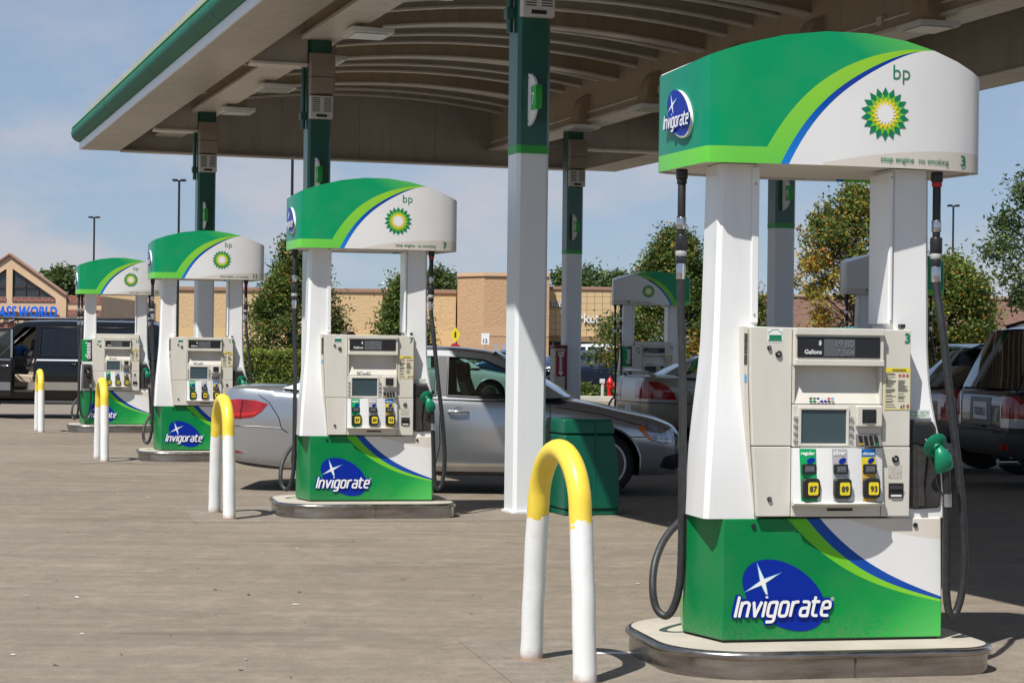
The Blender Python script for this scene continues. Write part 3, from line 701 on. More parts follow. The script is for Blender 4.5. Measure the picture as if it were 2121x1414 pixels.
def hose_set(t, sx, y, tx, ty, pts, label=None):
    """vertical fittings under the valance and the hanging hose"""
    h = MB().tube(crom(pts, 8), .0185, 10).build('hose', HOSE, t, smooth=60)
    for z0, z1, r, mm, nm in ((2.135, 2.182, .028, BLK, 'swivel'), (2.112, 2.134, .024, RED if sx > 0 else BLK, 'swivel_ring'), (1.95, 2.111, .019, HOSE, 'whip_hose'), (1.90, 1.955, .023, CHR, 'ferrule'), (1.875, 1.90, .018, BLK, 'neck'), (1.80, 1.874, .0285, BLK, 'breakaway'), (1.772, 1.798, .0275, GRY, 'breakaway_label'), (1.74, 1.771, .0245, BLK, 'breakaway_foot'), (1.665, 1.739, .0225, CHR, 'ferrule')):
        MB().lathe([(r * .92, z0), (r, z0 + .004), (r, z1 - .004), (r * .92, z1)], 14, (tx, ty, 0)).build(nm, mm, h, smooth=40)

def nozzle(t, x, y, z, s=1, green=True):
    """fuel nozzle hanging in its boot; (x,y,z) = centre of the splash guard"""
    nz_ = NOZ if green else BLK
    ax = Vector((-.22 * s, .86, .40)).normalized(); c = Vector((x, y, z))
    q = ax.to_track_quat('Z', 'Y').to_matrix().to_4x4(); q.translation = c + Vector((0, 0, .008))
    b = MB(); secs = []
    rows = [((.004, -.010, .004), .016, .014), ((.012, -.018, -.016), .026, .022), ((.024, -.018, -.038), .040, .029), ((.032, -.012, -.072), .045, .031), ((.036, -.004, -.098), .044, .03), ((.037, .0, -.108), .038, .026)]
    for (dx, dy, dz), hw, hd in rows:
        o = c + Vector((dx * s, dy, dz)); secs.append([o + Vector((hw * math.cos(k * math.pi / 6) * (1.0 if abs(math.cos(k * math.pi / 6)) < .9 else .96), hd * math.sin(k * math.pi / 6), .012 * s * math.cos(k * math.pi / 6))) for k in range(12)])
    b.loft(secs); body = b.build('nozzle_body', nz_, t, smooth=50)
    g_ = MB(); g_.lathe([(.016, -.012), (.02, -.004), (.058, .004), (.063, .010), (.060, .014), (.018, .008), (.014, .02)], 28); g_.xf(q); g_.build('splash_guard', nz_, body, smooth=40)
    sp = MB(); sp.tube([c + ax * .005, c + ax * .05, c + ax * .10 + Vector((0, .01, .0))], .0105, 10); sp.build('spout', CHR, body, smooth=60)
    a = c + Vector((.048 * s, 0, -.10)); e = a + Vector((.006 * s, -.003, -.115))
    MB().tube([a, a.lerp(e, .5), e], [.0205, .0195, .018], 12).build('grip', BLK, body, smooth=50)
    MB().tube([a + Vector((-.035 * s, .012, -.005)), a + Vector((-.042 * s, .01, -.06)), e + Vector((-.02 * s, .005, .0)), e + Vector((-.004 * s, 0, -.006))], .005, 8).build('lever_guard', BLK, body, smooth=60)
    MB().tube([e + Vector((0, 0, .004)), e + Vector((.001 * s, 0, -.022)), e + Vector((.001 * s, 0, -.055))], [.0215, .0205, .0215], 12).build('hose_swivel', CHR, body, smooth=40)
    MB().add([(c.x + (.028 + i) * s, c.y - .0465, c.z + j) for i, j in ((0, -.05), (.03, -.05), (.03, -.085), (0, -.085))], [(0, 1, 2, 3)])
    return e + Vector((.001 * s, 0, -.05))

def loftbox(rows, ch=.03):
    """rows: z, x0, x1, y0, y1 -> chamfered box loft"""
    secs = []
    for z, x0, x1, y0, y1 in rows:
        secs.append([(x0 + ch, y0, z), (x1 - ch, y0, z), (x1, y0 + ch, z), (x1, y1 - ch, z), (x1 - ch, y1, z), (x0 + ch, y1, z), (x0, y1 - ch, z), (x0, y0 + ch, z)])
    return MB().loft(secs)
def fine(tab, n=26):
    z0, z1 = tab[0][0], tab[-1][0]; return [[z0 + (z1 - z0) * k / n] + list(interp(tab, z0 + (z1 - z0) * k / n)) for k in range(n + 1)]

PTH = R(12.0)
def pump(num, loc, mir, label, amount, gallons, diesel=False):
    t = thing('fuel_dispenser', label, 'fuel pump', (loc[0], loc[1], .13), PTH, 'fuel dispensers under the canopy')
    S = lambda yy: (lambda a, b, o: (a, yy - o, b))
    def common(t):
        MB().prism([(-.52, -.312), (.515, -.312), (.585, 0), (.515, .312), (-.52, .312), (-.60, 0)], 'z', .0, .014).build('plinth', BLK, t)
        # columns
        L = [(.566, -.628, -.36, -.326, .03), (.72, -.621, -.36, -.325, .02), (.88, -.611, -.36, -.318, .01), (1.05, -.597, -.36, -.30, 0), (1.25, -.580, -.36, -.278, -.02), (1.4, -.571, -.36, -.27, -.03), (1.7, -.563, -.362, -.266, -.03), (2.19, -.553, -.366, -.262, -.03)]
        loftbox(fine(L), .022).build('left_column', PW, t, smooth=40)
        Rr = [(.566, .27, .548, -.318, .03), (.72, .27, .545, -.315, .02), (.90, .27, .534, -.305, .01), (1.02, .27, .512, -.29, 0), (1.18, .28, .494, -.265, -.01), (1.4, .29, .486, -.252, -.02), (2.19, .295, .477, -.25, -.02)]
        loftbox(fine(Rr), .015).build('right_column', PW, t, smooth=40)
        box('column_cover', PW, t, .276, .3, -.262, -.012, 1.46, 2.178, .01)
        box('column_trim', PW, t, -.40, -.364, -.275, -.2, 1.46, 2.178, .006)
        MB().lathe([(.02, -.364), (.02, -.350), (.001, -.346)], 12, (0, -.12, 1.89), 'x').build('side_knob', BLK, t, smooth=40)
        box('rear_body', PW, t, -.40, .42, .03, .30, .566, 1.43, .02)
        for x, z, y in ((-.384, 2.1, -.276), (-.384, 1.5, -.276), (.288, 2.15, -.263), (.288, 1.48, -.263)):
            MB().lathe([(.006, y + .001), (.005, y - .003), (.001, y - .003)], 8, (x, 0, z), 'y').build('screw', GRY, t)
        box('nut_plate', BLK, t, .33, .352, -.29, -.21, 1.447, 1.465, .002)
        pump_cabinet(t)
        # nozzle boot
        bo = MB().prism([(.36, .61), (.405, .604), (.52, .612), (.527, .70), (.515, .86), (.496, .985), (.478, 1.018), (.36, 1.022)], 'y', -.33, -.2).build('nozzle_boot', BLKR, t, bevel=.012)
        MB().prism([(.372, .92), (.45, .90), (.478, .93), (.474, .985), (.46, .998), (.372, .998)], 'y', -.334, -.3305).build('boot_hole', DARK, bo)
        MB().prism([(.405, .62), (.44, .62), (.43, .72), (.445, .88), (.40, .89)], 'y', -.345, -.3305).build('boot_rib', BLKR, bo, bevel=.004)
        ss = MB(); ss.cur = 0; print_poly(ss, rect(.356, .472, 1.032, 1.066), S(-.302), .001); ss.build('ethanol_label', plain('label_pale', (.60, .66, .60), .5), t)
        lettering('ethanol_text', 'contain up to', GRN, t, .36, 1.053, h=.009, w=.105, surf=S(-.304), off=.001); lettering('ethanol_text', '10% ethanol', GRN, t, .358, 1.038, h=.009, w=.09, surf=S(-.304), off=.001)
        e = nozzle(t, .462, -.405, .893)
        hose_set(t, 1, 0, .513, -.26, [(.513, -.26, 1.67), (.519, -.27, 1.60), (.535, -.30, 1.42), (.578, -.33, 1.0), (.612, -.34, .72), (.636, -.34, .42), (.632, -.335, .24), (.603, -.335, .13), (.568, -.34, .12), (.545, -.35, .22), (.533, -.37, .42), tuple(e)])
        hose_set(t, -1, 0, -.655, .0, [(-.655, 0, 1.67), (-.652, 0, 1.5), (-.642, -.01, 1.15), (-.642, -.02, .75), (-.642, -.02, .35), (-.655, -.01, .18), (-.692, .02, .085), (-.735, .06, .11), (-.748, .09, .21), (-.715, .15, .34), (-.62, .24, .46), (-.44, .345, .58)])
        for x in (-.395, .394): MB().lathe([(.011, -.33), (.011, -.337), (.007, -.338), (.001, -.336)], 14, (x, 0, .533), 'y').build('base_bolt', BLK, t, smooth=40)
    shared('common', common, t)
    def base_val(t):
        pl = [(-.537, -.33), (.53, -.33), (.60, -.01), (.60, .01), (.53, .33), (-.537, .33), (-.622, .01), (-.622, -.01)]
        if mir < 0: pl = [(-a, b) for a, b in pl]
        pl2 = [(a * .985 if a > .5 else a, b) for a, b in pl]
        bc = MB().loft([[(a, b, .012) for a, b in pl], [(a, b, .16) for a, b in pl], [(a, b, .566) for a, b in pl2]]).build('base_cabinet', WRAP['base', mir], t, bevel=.006)
        invigorate('oval_logo', bc, S(-.33), -.243 * (1 if mir > 0 else -.8), .215, .222)
        P = [(a * mir, b) for a, b in VALP]; ring = P + [(-a * .955, -b) for a, b in P]; zb = 2.182
        v = MB().loft([[(a, b, zb) for a, b in ring], [(a, b, vtop(a)) for a, b in ring]], True, False).build('valance', WRAP['valance', mir], t, smooth=35)
        n = len(P); rf = MB(); k = len(ring)
        # roof strips across: pair front and back outline by x
        xs = [-.711 + 1.457 * i / 24 for i in range(25)] if mir > 0 else [-.746 + 1.457 * i / 24 for i in range(25)]
        def yb(x, s):
            c = [ring[i] for i in range(k)]; hits = []
            for i in range(k):
                a, b = ring[i], ring[(i + 1) % k]
                if (a[0] - x) * (b[0] - x) <= 0 and a[0] != b[0]: hits.append(a[1] + (b[1] - a[1]) * (x - a[0]) / (b[0] - a[0]))
            return (min(hits) if s < 0 else max(hits))
        rf.loft([[(x, yb(x, -1) + .003, vtop(x) - .004), (x, (yb(x, -1) + yb(x, 1)) / 2, vtop(x) + .004), (x, yb(x, 1) - .003, vtop(x) - .004)] for x in xs], False, False)
        rf.build('valance_roof', PW, v, smooth=40)
        un = MB(); un.add([(a * .99, b * .985, zb + .012) for a, b in ring], [tuple(range(k))]); un.build('valance_underside', plain('underside_cream', (.66, .62, .56), .5), v)
        VS = lambda a, b, o: (a, vfront(a, mir) - o, b)
        hx = .194 if mir > 0 else -.14
        helios(v, VS, hx, 2.427, .124)
        lettering('brand_letters', 'bp', GRN, v, hx + (.082 if mir > 0 else .07), 2.59, h=.066, surf=VS, bold=-.005, anchor='c', href='b')
        lettering('notice_words', 'stop engine', GRN, v, .173 if mir > 0 else -.42, 2.209, w=.172 if mir > 0 else .14, surf=VS, bold=.008, anchor='l', off=.003)
        lettering('notice_words', 'no smoking', GRN, v, .535 if mir > 0 else -.10, 2.209, w=.165 if mir > 0 else .14, surf=VS, bold=.008, anchor='r', off=.003)
        # raised oval badge on the outer end of the valance
        ed = Vector((-.713 + .66, .18 + .365)); ln = ed.length; ed.normalize(); nr = Vector((-ed.y, ed.x))
        if nr.x > 0: nr = -nr
        mid = Vector(((-.66 - .713) / 2, (-.365 + .18) / 2))
        def ES(a, b, o):
            p = mid - ed * a + nr * o; return (p.x * mir, p.y, b)
        bo = MB(); pts = ellipse(0, 2.43, .155, .097, R(-32) * (1 if mir > 0 else -1)); bo.loft([[ES(a, b, .001) for a, b in pts], [ES(a, b, .017) for a, b in pts]]); badge = bo.build('end_badge', WHT_M, v, smooth=40)
        if mir > 0:
            ad = MB(); 
            invigorate('end_oval', t, lambda a, b, o: ES(a, b, .018 + o), 0, 2.435, .15)
    shared(('bv', mir), base_val, t)
    VS = lambda a, b, o: (a, vfront(a, mir) - o, b)
    lettering('pump_number', num, GRN, t, .622 if mir > 0 else -.50, 2.207, h=.052, surf=VS, bold=.03, anchor='c', off=.003)
    lettering('pump_number', num, GRN, t, .345, 1.378, h=.046, surf=S(-.36), bold=.03, anchor='r')
    lettering('sale_digits', amount, DIG, t, .058, 1.354, h=.03, surf=S(-.388), anchor='r', bold=.0); lettering('volume_digits', gallons, DIG, t, .058, 1.317, h=.026, surf=S(-.388), anchor='r')
    if diesel:
        def dz(t):
            pl = box('diesel_placard', plain('placard_green', (.0, .26, .06), .4), t, -.60, -.40, -.345, -.30, 1.06, 1.42, .006)
            lettering('diesel_word', 'diesel', WHT, t, -.455, 1.10, w=.27, surf=S(-.346), bold=.02, rot=R(90)); box('placard_black', INK, t, -.505, -.41, -.347, -.3455, 1.07, 1.41, 0)
            box('placard_band', WHT, t, -.60, -.40, -.34, -.30, 1.01, 1.055, .003)
            bo = MB().prism([(-.575, .61), (-.43, .604), (-.43, 1.0), (-.56, 1.0)], 'y', -.36, -.25).build('diesel_boot', BLKR, t, bevel=.012)
            e = nozzle(t, -.50, -.40, .893, 1, False)
            hose_set(t, -1, 0, -.60, -.20, [(-.60, -.2, 1.67), (-.605, -.25, 1.5), (-.62, -.34, 1.1), (-.63, -.37, .7), (-.625, -.37, .35), (-.59, -.37, .17), (-.53, -.37, .12), (-.47, -.375, .2), (-.445, -.39, .42), tuple(e)])
            box('header_extension', PC, t, -.36, .34, -.33, -.2, 1.445, 1.52, .006)
        shared('diesel', dz, t)
    return t
PAD = CONC.copy(); PAD.name = 'island_pad_concrete'
for n_ in PAD.node_tree.nodes:
    if n_.type == 'MIX' and n_.inputs['A'].is_linked is False: n_.inputs['A'].default_value = (.235, .20, .16, 1); n_.inputs['B'].default_value = (.285, .25, .205, 1)
def island(loc, label):
    t = thing('pump_island', label, 'pump island', (loc[0], loc[1], 0), PTH, 'raised islands under the fuel dispensers')
    def ol(e, rl=.40, rr=.22):
        x0, x1, y = -.825 - e, .725 + e, .615 + e; o = []
        for cx, cy, r, a0 in ((x1 - rr - e, y - rr - e, rr + e, 0), (x0 + rl + e, y - rl - e, rl + e, 90), (x0 + rl + e, -y + rl + e, rl + e, 180), (x1 - rr - e, -y + rr + e, rr + e, 270)):
            for k in range(10): q = R(a0 + 90 * k / 9); o.append((cx + r * math.cos(q), cy + r * math.sin(q)))
        return o
    def f(t):
        MB().loft([[(a, b, 0.) for a, b in ol(-.012)], [(a, b, .098) for a, b in ol(-.012)]]).build('steel_skirt', STEEL, t, smooth=40)
        MB().loft([[(a, b, z) for a, b in ol(e)] for e, z in ((-.011, .09), (.002, .094), (.008, .106), (.005, .118), (-.006, .126), (-.016, .1285))]).build('rolled_rim', STEEL, t, smooth=50)
        MB().loft([[(a, b, z) for a, b in ol(e)] for e, z in ((-.022, .10), (-.022, .1295), (-.03, .131))]).build('concrete_top', ISL, t, smooth=30)
        box('skirt_joint', plain('joint_dark', (.1, .09, .085), .5), t, -.003, .003, -.6095, -.605, .002, .097, 0)
    shared('island', f, t)
    pd = MB().box(-1.55, 1.5, -.84, .84, -.05, .004).build('concrete_pad', PAD, fc, bevel=.002); pd.matrix_parent_inverse = fc.matrix_basis.inverted(); pd.location = (loc[0], loc[1], 0); pd.rotation_euler = (0, 0, PTH); return t

PUMP_ROW = [(1.43 - 2.70 * k, 9.67 + 8.215 * k) for k in range(4)]
for (x, y), num, am, ga, pos in zip(PUMP_ROW, ('3', '7', '11', '15'), ('19.80', '24.22', '31.05', '18.44'), ('7.364', '8.778', '11.27', '6.402'), ('nearest the camera', 'in front of the silver sedan doors', 'between two others in the left row', 'with diesel placard, before the black SUV')):
    pump(num, (x, y), 1, f'fuel dispenser {pos}, number {num} on its valance', am, ga, num == '15'); island((x, y), f'steel-edged concrete island under the dispenser {pos}')
for num, k, L, pos in (('13', 3, 9.68, 'beside the champagne sedan'), ('9', 2, 9.9, 'mostly hidden behind the nearest dispenser')):
    x, y = PUMP_ROW[k]; x += L * CU; y += L * SU
    pump(num, (x, y), -1, f'shaded white and green fuel dispenser {pos}', '22.15', '8.021', num == '13'); island((x, y), f'steel-edged island under the shaded dispenser {pos}')

# ---- hoop bollards
m = M('bollard_yellow'); n = m.noise(6, 5); n2 = m.noise(34, 4, .7); n3 = m.noise(45, 3)
c = m.mix(n.lin(.3, .7), (.76, .54, .03), (.84, .63, .08)); c = m.mix(n2.lin(.68, .72) * .8, c, (.62, .58, .48)); m.col(m.mix(n.lin(.62, .8) * .4, c, (.40, .28, .06))); m.set(rough=.4); m.bump(n3, .15, .004); YP = m.m
m = M('bollard_white'); x, y, z = m.xyz(); n = m.noise(14, 4); n2 = m.noise(40, 3)
sc = m.noise(9, 5, .7, None, (1, 1, .3)); c = m.mix(n.lin(.55, .8) * .35, (.74, .74, .72), (.55, .52, .46)); c = m.mix(sc.lin(.66, .72) * .45, c, (.36, .34, .31)); rust = (z * -14.0 + .75 + n * 1.2 + -.62).clamp(); m.col(m.mix(rust, c, (.22, .075, .02))); m.set(rough=.45); m.bump(n2, .18, .004); WP = m.m
def bollard(x, y, label):
    t = thing('hoop_bollard', label, 'bollard', (x, y, 0), PTH + R(6), 'yellow and white hoop bollards')
    def f(t):
        r = .052; hw = .285; zt = .735; zs = .70; hb = .37
        arc = [(0, hw * math.cos(R(a)), zt + .265 * math.sin(R(a))) for a in range(0, 181, 9)]
        MB().tube([(0, hw + .014, zs - .03)] + arc + [(0, -hw - .014, zs - .03)], r, 18).build('yellow_hoop', YP, t, smooth=60)
        for s in (1, -1):
            zz = [-.01 + (zs + .01) * q / 14 for q in range(15)]; rr_ = random.Random(int(5 + s))
            lm = MB().tube([(.001 * math.sin(z * 21), s * interp([(-.02, hb), (zs * .5, (hb + hw) / 2 + .012), (zs + .02, hw + .008)], z)[0] + .0006 * math.sin(z * 33 + s), z) for z in zz], [r * (1.016 + .007 * rr_.uniform(-1, 1) + (.02 if z < .05 else 0)) for z in zz], 18, False) if True else MB().tube([(0, s * hb, -.01), (0, s * (hb - .004), .12), (0, s * .345, .3), (0, s * (hw + .029), zs - .02), (0, s * (hw + .027), zs + .002)], [r * 1.04, r * 1.02, r * 1.015, r * 1.014, r * 1.012], 18, False)
            for q in range(len(lm.v) - 18, len(lm.v)): p_ = lm.v[q]; lm.v[q] = (p_[0], p_[1], p_[2] + .009 * math.sin(q * 1.3) + .007 * math.sin(q * 2.9 + s))
            lm.build('white_leg', WP, t, smooth=60)
            pass
            MB().lathe([(.085, -.004), (.084, .003), (.06, .007), (.05, .01)], 18, (0, s * hb, 0)).build('grout_ring', plain('grout_rust', (.20, .13, .08), .9, var=.4, vscale=30), t, smooth=40)
    shared('bollard', f, t)
for (x, y), nm in zip(PUMP_ROW, ('nearest, standing left of dispenser 3', 'in front of the silver sedan tail, left of dispenser 7', 'left of dispenser 11', 'before the black van-like vehicle, left of dispenser 15')):
    bollard(x - 1.235 * CU - .035, y - 1.235 * SU - .075, f'yellow-topped white hoop bollard {nm}')
# ================================================================== VEHICLES
def paint(name, c, metal=.6, rough=.28):
    m = M(name); n = m.noise(2.2, 4); f2 = m.noise(900, 1)
    d = tuple(v * .93 for v in c); m.col(m.mix(n.lin(.3, .7), d, c)); m.set(metal=metal, rough=rough, coat=.35 if c[0] < .02 else .8, coatr=.06); return m.m
TYRE = plain('tyre_rubber', (.018, .018, .019), .8, var=.3, vscale=12); ALLOY = plain('alloy_wheel', (.62, .63, .65), .3, .45); WELL = plain('wheel_well_black', (.008, .008, .009), .9)
INTER = plain('car_interior_dark', (.03, .03, .033), .75); TRIM = plain('car_black_trim', (.014, .014, .015), .35); CHROME = plain('car_chrome', (.62, .63, .65), .12, 1.0)
TAIL = plain('tail_lamp_red', (.30, .006, .008), .12, coat=.8, var=.35, vscale=9); AMB = plain('lamp_amber', (.75, .16, .01), .15, coat=.6); HEADL = plain('head_lamp_clear', (.34, .37, .42), .08, .55, coat=.8, var=.5, vscale=14)
CLEAR = plain('lamp_clear', (.55, .56, .58), .1, .3, coat=.6); PLATE = plain('number_plate_white', (.68, .68, .66), .45); BPLA = plain('car_grey_plastic', (.045, .045, .047), .6)
def glass_mat(name, tint, refl=.5):
    m = M(name); nt = m.nt; tr = nt.nodes.new('ShaderNodeBsdfTransparent'); tr.inputs[0].default_value = (*tint, 1)
    gl = nt.nodes.new('ShaderNodeBsdfGlossy'); gl.inputs['Roughness'].default_value = .03; gl.inputs[0].default_value = (.9, .95, .97, 1)
    fr = nt.nodes.new('ShaderNodeFresnel'); fr.inputs[0].default_value = 1.5; mx = nt.nodes.new('ShaderNodeMixShader')
    ad = X(nt, fr.outputs[0]) * 1.4 + .02
    nt.links.new(ad.s, mx.inputs[0]); nt.links.new(tr.outputs[0], mx.inputs[1]); nt.links.new(gl.outputs[0], mx.inputs[2])
    nt.links.new(mx.outputs[0], nt.nodes['Material Output'].inputs['Surface']); return m.m
GL_T = glass_mat('tinted_window_glass', (.42, .56, .52)); GL_D = glass_mat('dark_window_glass', (.06, .07, .075)); GL_M = glass_mat('mid_window_glass', (.22, .28, .28))

def boolean(o, cutter, op='DIFFERENCE'):
    md = o.modifiers.new('b', 'BOOLEAN'); md.operation = op; md.object = cutter; md.solver = 'EXACT'
    dg = bpy.context.evaluated_depsgraph_get(); me = bpy.data.meshes.new_from_object(o.evaluated_get(dg))
    o.modifiers.clear(); old = o.data; o.data = me; bpy.data.meshes.remove(old)
def temp(mb, mats): return mb.build('tmp', mats)
def kill(o):
    me = o.data; bpy.data.objects.remove(o, do_unlink=True)
    if me.users == 0: bpy.data.meshes.remove(me)

class Car:
    def __init__(s, name, label, loc, rz, st, mats, wheel, tone=None, cat='car', group='cars at the fuel station'):
        s.t = thing(name, label, cat, (loc[0], loc[1], 0), rz, group); s.p, s.glass = mats; s.st = st; s.lam = {}
        # lower body
        x0, x1 = st[0][0], st[-1][0]; N = 64; secs = []
        xs = sorted(set([x0 + (x1 - x0) * (.5 - .5 * math.cos(math.pi * k / N)) for k in range(N + 1)]))
        for x in xs:
            zb, zt, zs, hw = interp(st, x); h = zs - zb
            half = [(0, zb), (hw * .72, zb), (hw * .90, zb + .015), (hw * .955, zb + .06), (hw * .975, zb + .18 * h), (hw * .985, zb + .36 * h), (hw * .998, zb + .55 * h), (hw, zb + .70 * h), (hw * .99, zb + .82 * h), (hw * .972, zb + .93 * h), (hw * .94, zs), (hw * .87, zs + .45 * (zt - zs)), (hw * .72, zs + .78 * (zt - zs)), (hw * .4, zs + .96 * (zt - zs)), (0, zt)]
            secs.append([(x, y, z) for y, z in half] + [(x, -y, z) for y, z in reversed(half[1:-1])])
        mb = MB().loft(secs); s.body = mb.build('body', [s.p, WELL, INTER], s.t, smooth=38)
        s.infl = None
        # wheel arches
        s.wr, s.axf, s.axr, s.tw = wheel
        mb = MB()
        for ax in (s.axf, s.axr):
            for sg in (1, -1):
                mb.cur = 1
                k = len(mb.v); mb.lathe([(s.wr + .05, sg * (s.tw - .30)), (s.wr + .055, sg * (s.tw + .4))], 36, (ax, 0, s.wr), 'y')
        c = temp(mb, [s.p, WELL]); c.parent = s.t; boolean(s.body, c); kill(c)
        s.body.data.polygons.foreach_set('use_smooth', [True] * len(s.body.data.polygons)); s.body.data.set_sharp_from_angle(angle=R(38))
        # arch lips
        for ax in (s.axf, s.axr):
            for sg in (1, -1):
                pts = []
                for a in range(-8, 189, 7):
                    x = ax + (s.wr + .058) * math.cos(R(a)); z = s.wr + (s.wr + .058) * math.sin(R(a)); zb, zt, zs, hw = interp(st, x)
                    if z < zb + .02: continue
                    pts.append((x, sg * (s.wide(x, z) - .004), z))
                if len(pts) > 3: MB().tube(pts, .012, 6).build('arch_lip', s.p, s.t, smooth=60)
    def wide(s, x, z):
        zb, zt, zs, hw = interp(s.st, x); f = (z - zb) / max(.05, zs - zb)
        return hw * interp([(-.1, .95), (.06, .955), (.18, .975), (.36, .985), (.55, .998), (.70, 1), (.82, .99), (.93, .972), (1.0, .94), (1.3, .9)], max(-.1, min(1.3, f)))[0]
    def wheels(s, spokes=10, rim=.66, rimmat=None, style=0):
        key = ('wheel', s.wr, spokes, rim, style, (rimmat or ALLOY).name); rm = rimmat or ALLOY
        for ax in (s.axf, s.axr):
            for sg in (1, -1):
                w = bpy.data.objects.new('wheel', None); 
                r, tw = s.wr, .21; ri = r * rim
                if key not in SHARE:
                    ty = MB().lathe([(ri, 0), (ri + .01, -.012), (r * .86, -.018), (r * .96, -.004), (r, .03), (r, tw - .03), (r * .96, tw), (ri, tw)], 40, (0, 0, 0), 'y').mesh('tyre', TYRE, 40)
                    rimm = MB(); rimm.lathe([(ri + .004, -.01), (ri - .012, -.006), (ri - .022, .03), (ri - .03, .12), (ri - .04, .125), (.03, .125), (.001, .12)], 40, (0, 0, 0), 'y'); me1 = rimm.mesh('rim_barrel', plain('wheel_barrel', (.10, .10, .105), .4, .7), 40)
                    sp = MB()
                    for k in range(spokes):
                        a0 = 2 * math.pi * k / spokes; 
                        wi, wo = (.030, .020) if spokes > 7 else (.042, .045)
                        for rr in ((),):
                            P = lambda rad, wd, y: [(rad * math.cos(a0) - q * wd * math.sin(a0), y, rad * math.sin(a0) + q * wd * math.cos(a0)) for q in (-1, 1)]
                            a, b = P(.05, wi, .004), P(ri - .012, wo, -.002); c, d = P(.05, wi, .05), P(ri - .012, wo, .045)
                            sp.add([a[0], a[1], b[1], b[0], c[0], c[1], d[1], d[0]], [(0, 1, 2, 3), (4, 7, 6, 5), (0, 4, 5, 1), (1, 5, 6, 2), (2, 6, 7, 3), (3, 7, 4, 0)])
                    sp.lathe([(.062, .04), (.062, .0), (.05, -.008), (.001, -.01)], 20, (0, 0, 0), 'y'); sp.lathe([(ri + .002, .03), (ri + .002, -.012), (ri - .018, -.012), (ri - .02, .03)], 40, (0, 0, 0), 'y')
                    SHARE[key] = (ty, me1, sp.mesh('rim', rm, 35))
                ty, b, sp = SHARE[key]; o = bpy.data.objects.new('wheel', ty); COL.objects.link(o); o.parent = s.t
                o.location = (ax, sg * (s.tw + .012), r); o.rotation_euler = (0, random.uniform(0, 6), math.pi if sg > 0 else 0)
                for nm, me in (('rim_barrel', b), ('rim', sp)):
                    q = bpy.data.objects.new(nm, me); COL.objects.link(q); q.parent = o
        return s
    def patch(s, name, poly, axis, lo, hi, m, off=.004, parent=None, both=False, sharp=30):
        """piece of skin that follows the body, cut out by a prism through poly"""
        outs = []
        for sg in ((1, -1) if both else (1,)):
            c = s.body.copy(); c.data = s.raw().copy(); COL.objects.link(c); c.parent = None; c.matrix_world = Matrix.Identity(4)
            n = [v.normal.copy() for v in c.data.vertices]
            for v, q in zip(c.data.vertices, n): v.co += q * off
            a, b = (lo, hi) if sg > 0 else (-hi, -lo)
            k = MB().prism(poly, axis, a, b); kc = temp(k, [m]); c.data.materials.clear(); c.data.materials.append(m)
            boolean(c, kc, 'INTERSECT'); kill(kc); c.name = name; c.data.name = name; c.parent = parent or s.t
            c.data.materials.clear(); c.data.materials.append(m); c.data.polygons.foreach_set('material_index', [0] * len(c.data.polygons))
            if len(c.data.polygons): c.data.polygons.foreach_set('use_smooth', [True] * len(c.data.polygons)); c.data.set_sharp_from_angle(angle=R(sharp))
            outs.append(c)
        return outs
    def raw(s):
        if s.infl is None:
            st = s.st; x0, x1 = st[0][0], st[-1][0]; N = 64; secs = []
            for k in range(N + 1):
                x = x0 + (x1 - x0) * (.5 - .5 * math.cos(math.pi * k / N)); zb, zt, zs, hw = interp(st, x); h = zs - zb
                half = [(0, zb), (hw * .72, zb), (hw * .90, zb + .015), (hw * .955, zb + .06), (hw * .975, zb + .18 * h), (hw * .985, zb + .36 * h), (hw * .998, zb + .55 * h), (hw, zb + .70 * h), (hw * .99, zb + .82 * h), (hw * .972, zb + .93 * h), (hw * .94, zs), (hw * .87, zs + .45 * (zt - zs)), (hw * .72, zs + .78 * (zt - zs)), (hw * .4, zs + .96 * (zt - zs)), (0, zt)]
                secs.append([(x, y, z) for y, z in half] + [(x, -y, z) for y, z in reversed(half[1:-1])])
            s.infl = MB().loft(secs).mesh('raw', [s.p])
        return s.infl
    def greenhouse(s, outline, wins, wb, wr, zb, zr, roof, wsh, rear, glass=None, seats=(), trim=None, skipwin=()):
        """outline/wins in (x,z); half width wb at zb narrowing to wr at zr; roof=(x_front,x_rear); wsh/rear: (x_low,z_low,x_top,z_top)"""
        gl = glass or s.glass; W = lambda z: wb + (wr - wb) * (z - zb) / (zr - zb)
        for sg in (1, -1):
            v, t = tri2d([outline] + wins); mb = MB(); n = len(v)
            mb.add([(a, sg * W(b), b) for a, b in v] + [(a, sg * (W(b) - .045), b) for a, b in v], t + [[i + n for i in f] for f in t])
            idx = {p: i for i, p in enumerate([(round(a, 5), round(b, 5)) for a, b in v])}
            for lp in [outline] + wins:
                q = [idx[(round(a, 5), round(b, 5))] for a, b in lp]
                for i in range(len(q)): a, b = q[i], q[(i + 1) % len(q)]; mb.add([], []); mb.f.append([a, b, b + n, a + n]); mb.mi.append(0)
            fr = mb.build('side_frame', s.p, s.t)
            for k, w in enumerate(wins):
                if sg > 0 and k in skipwin: continue
                v2, t2 = tri2d([w]); o = MB().add([(a, sg * (W(b) - .018), b) for a, b in v2], t2).build('side_window', gl, s.t)
                cx = sum(p[0] for p in w) / len(w); cz = sum(p[1] for p in w) / len(w)
                pts = [(a + (cx - a) * .012, sg * (W(b) + .001), b + (cz - b) * .02) for a, b in w]
                MB().tube(pts + pts[:1], .011, 6).build('window_seal', trim or TRIM, o, smooth=60)
        xs = [roof[0] + (roof[1] - roof[0]) * k / 14 for k in range(15)]
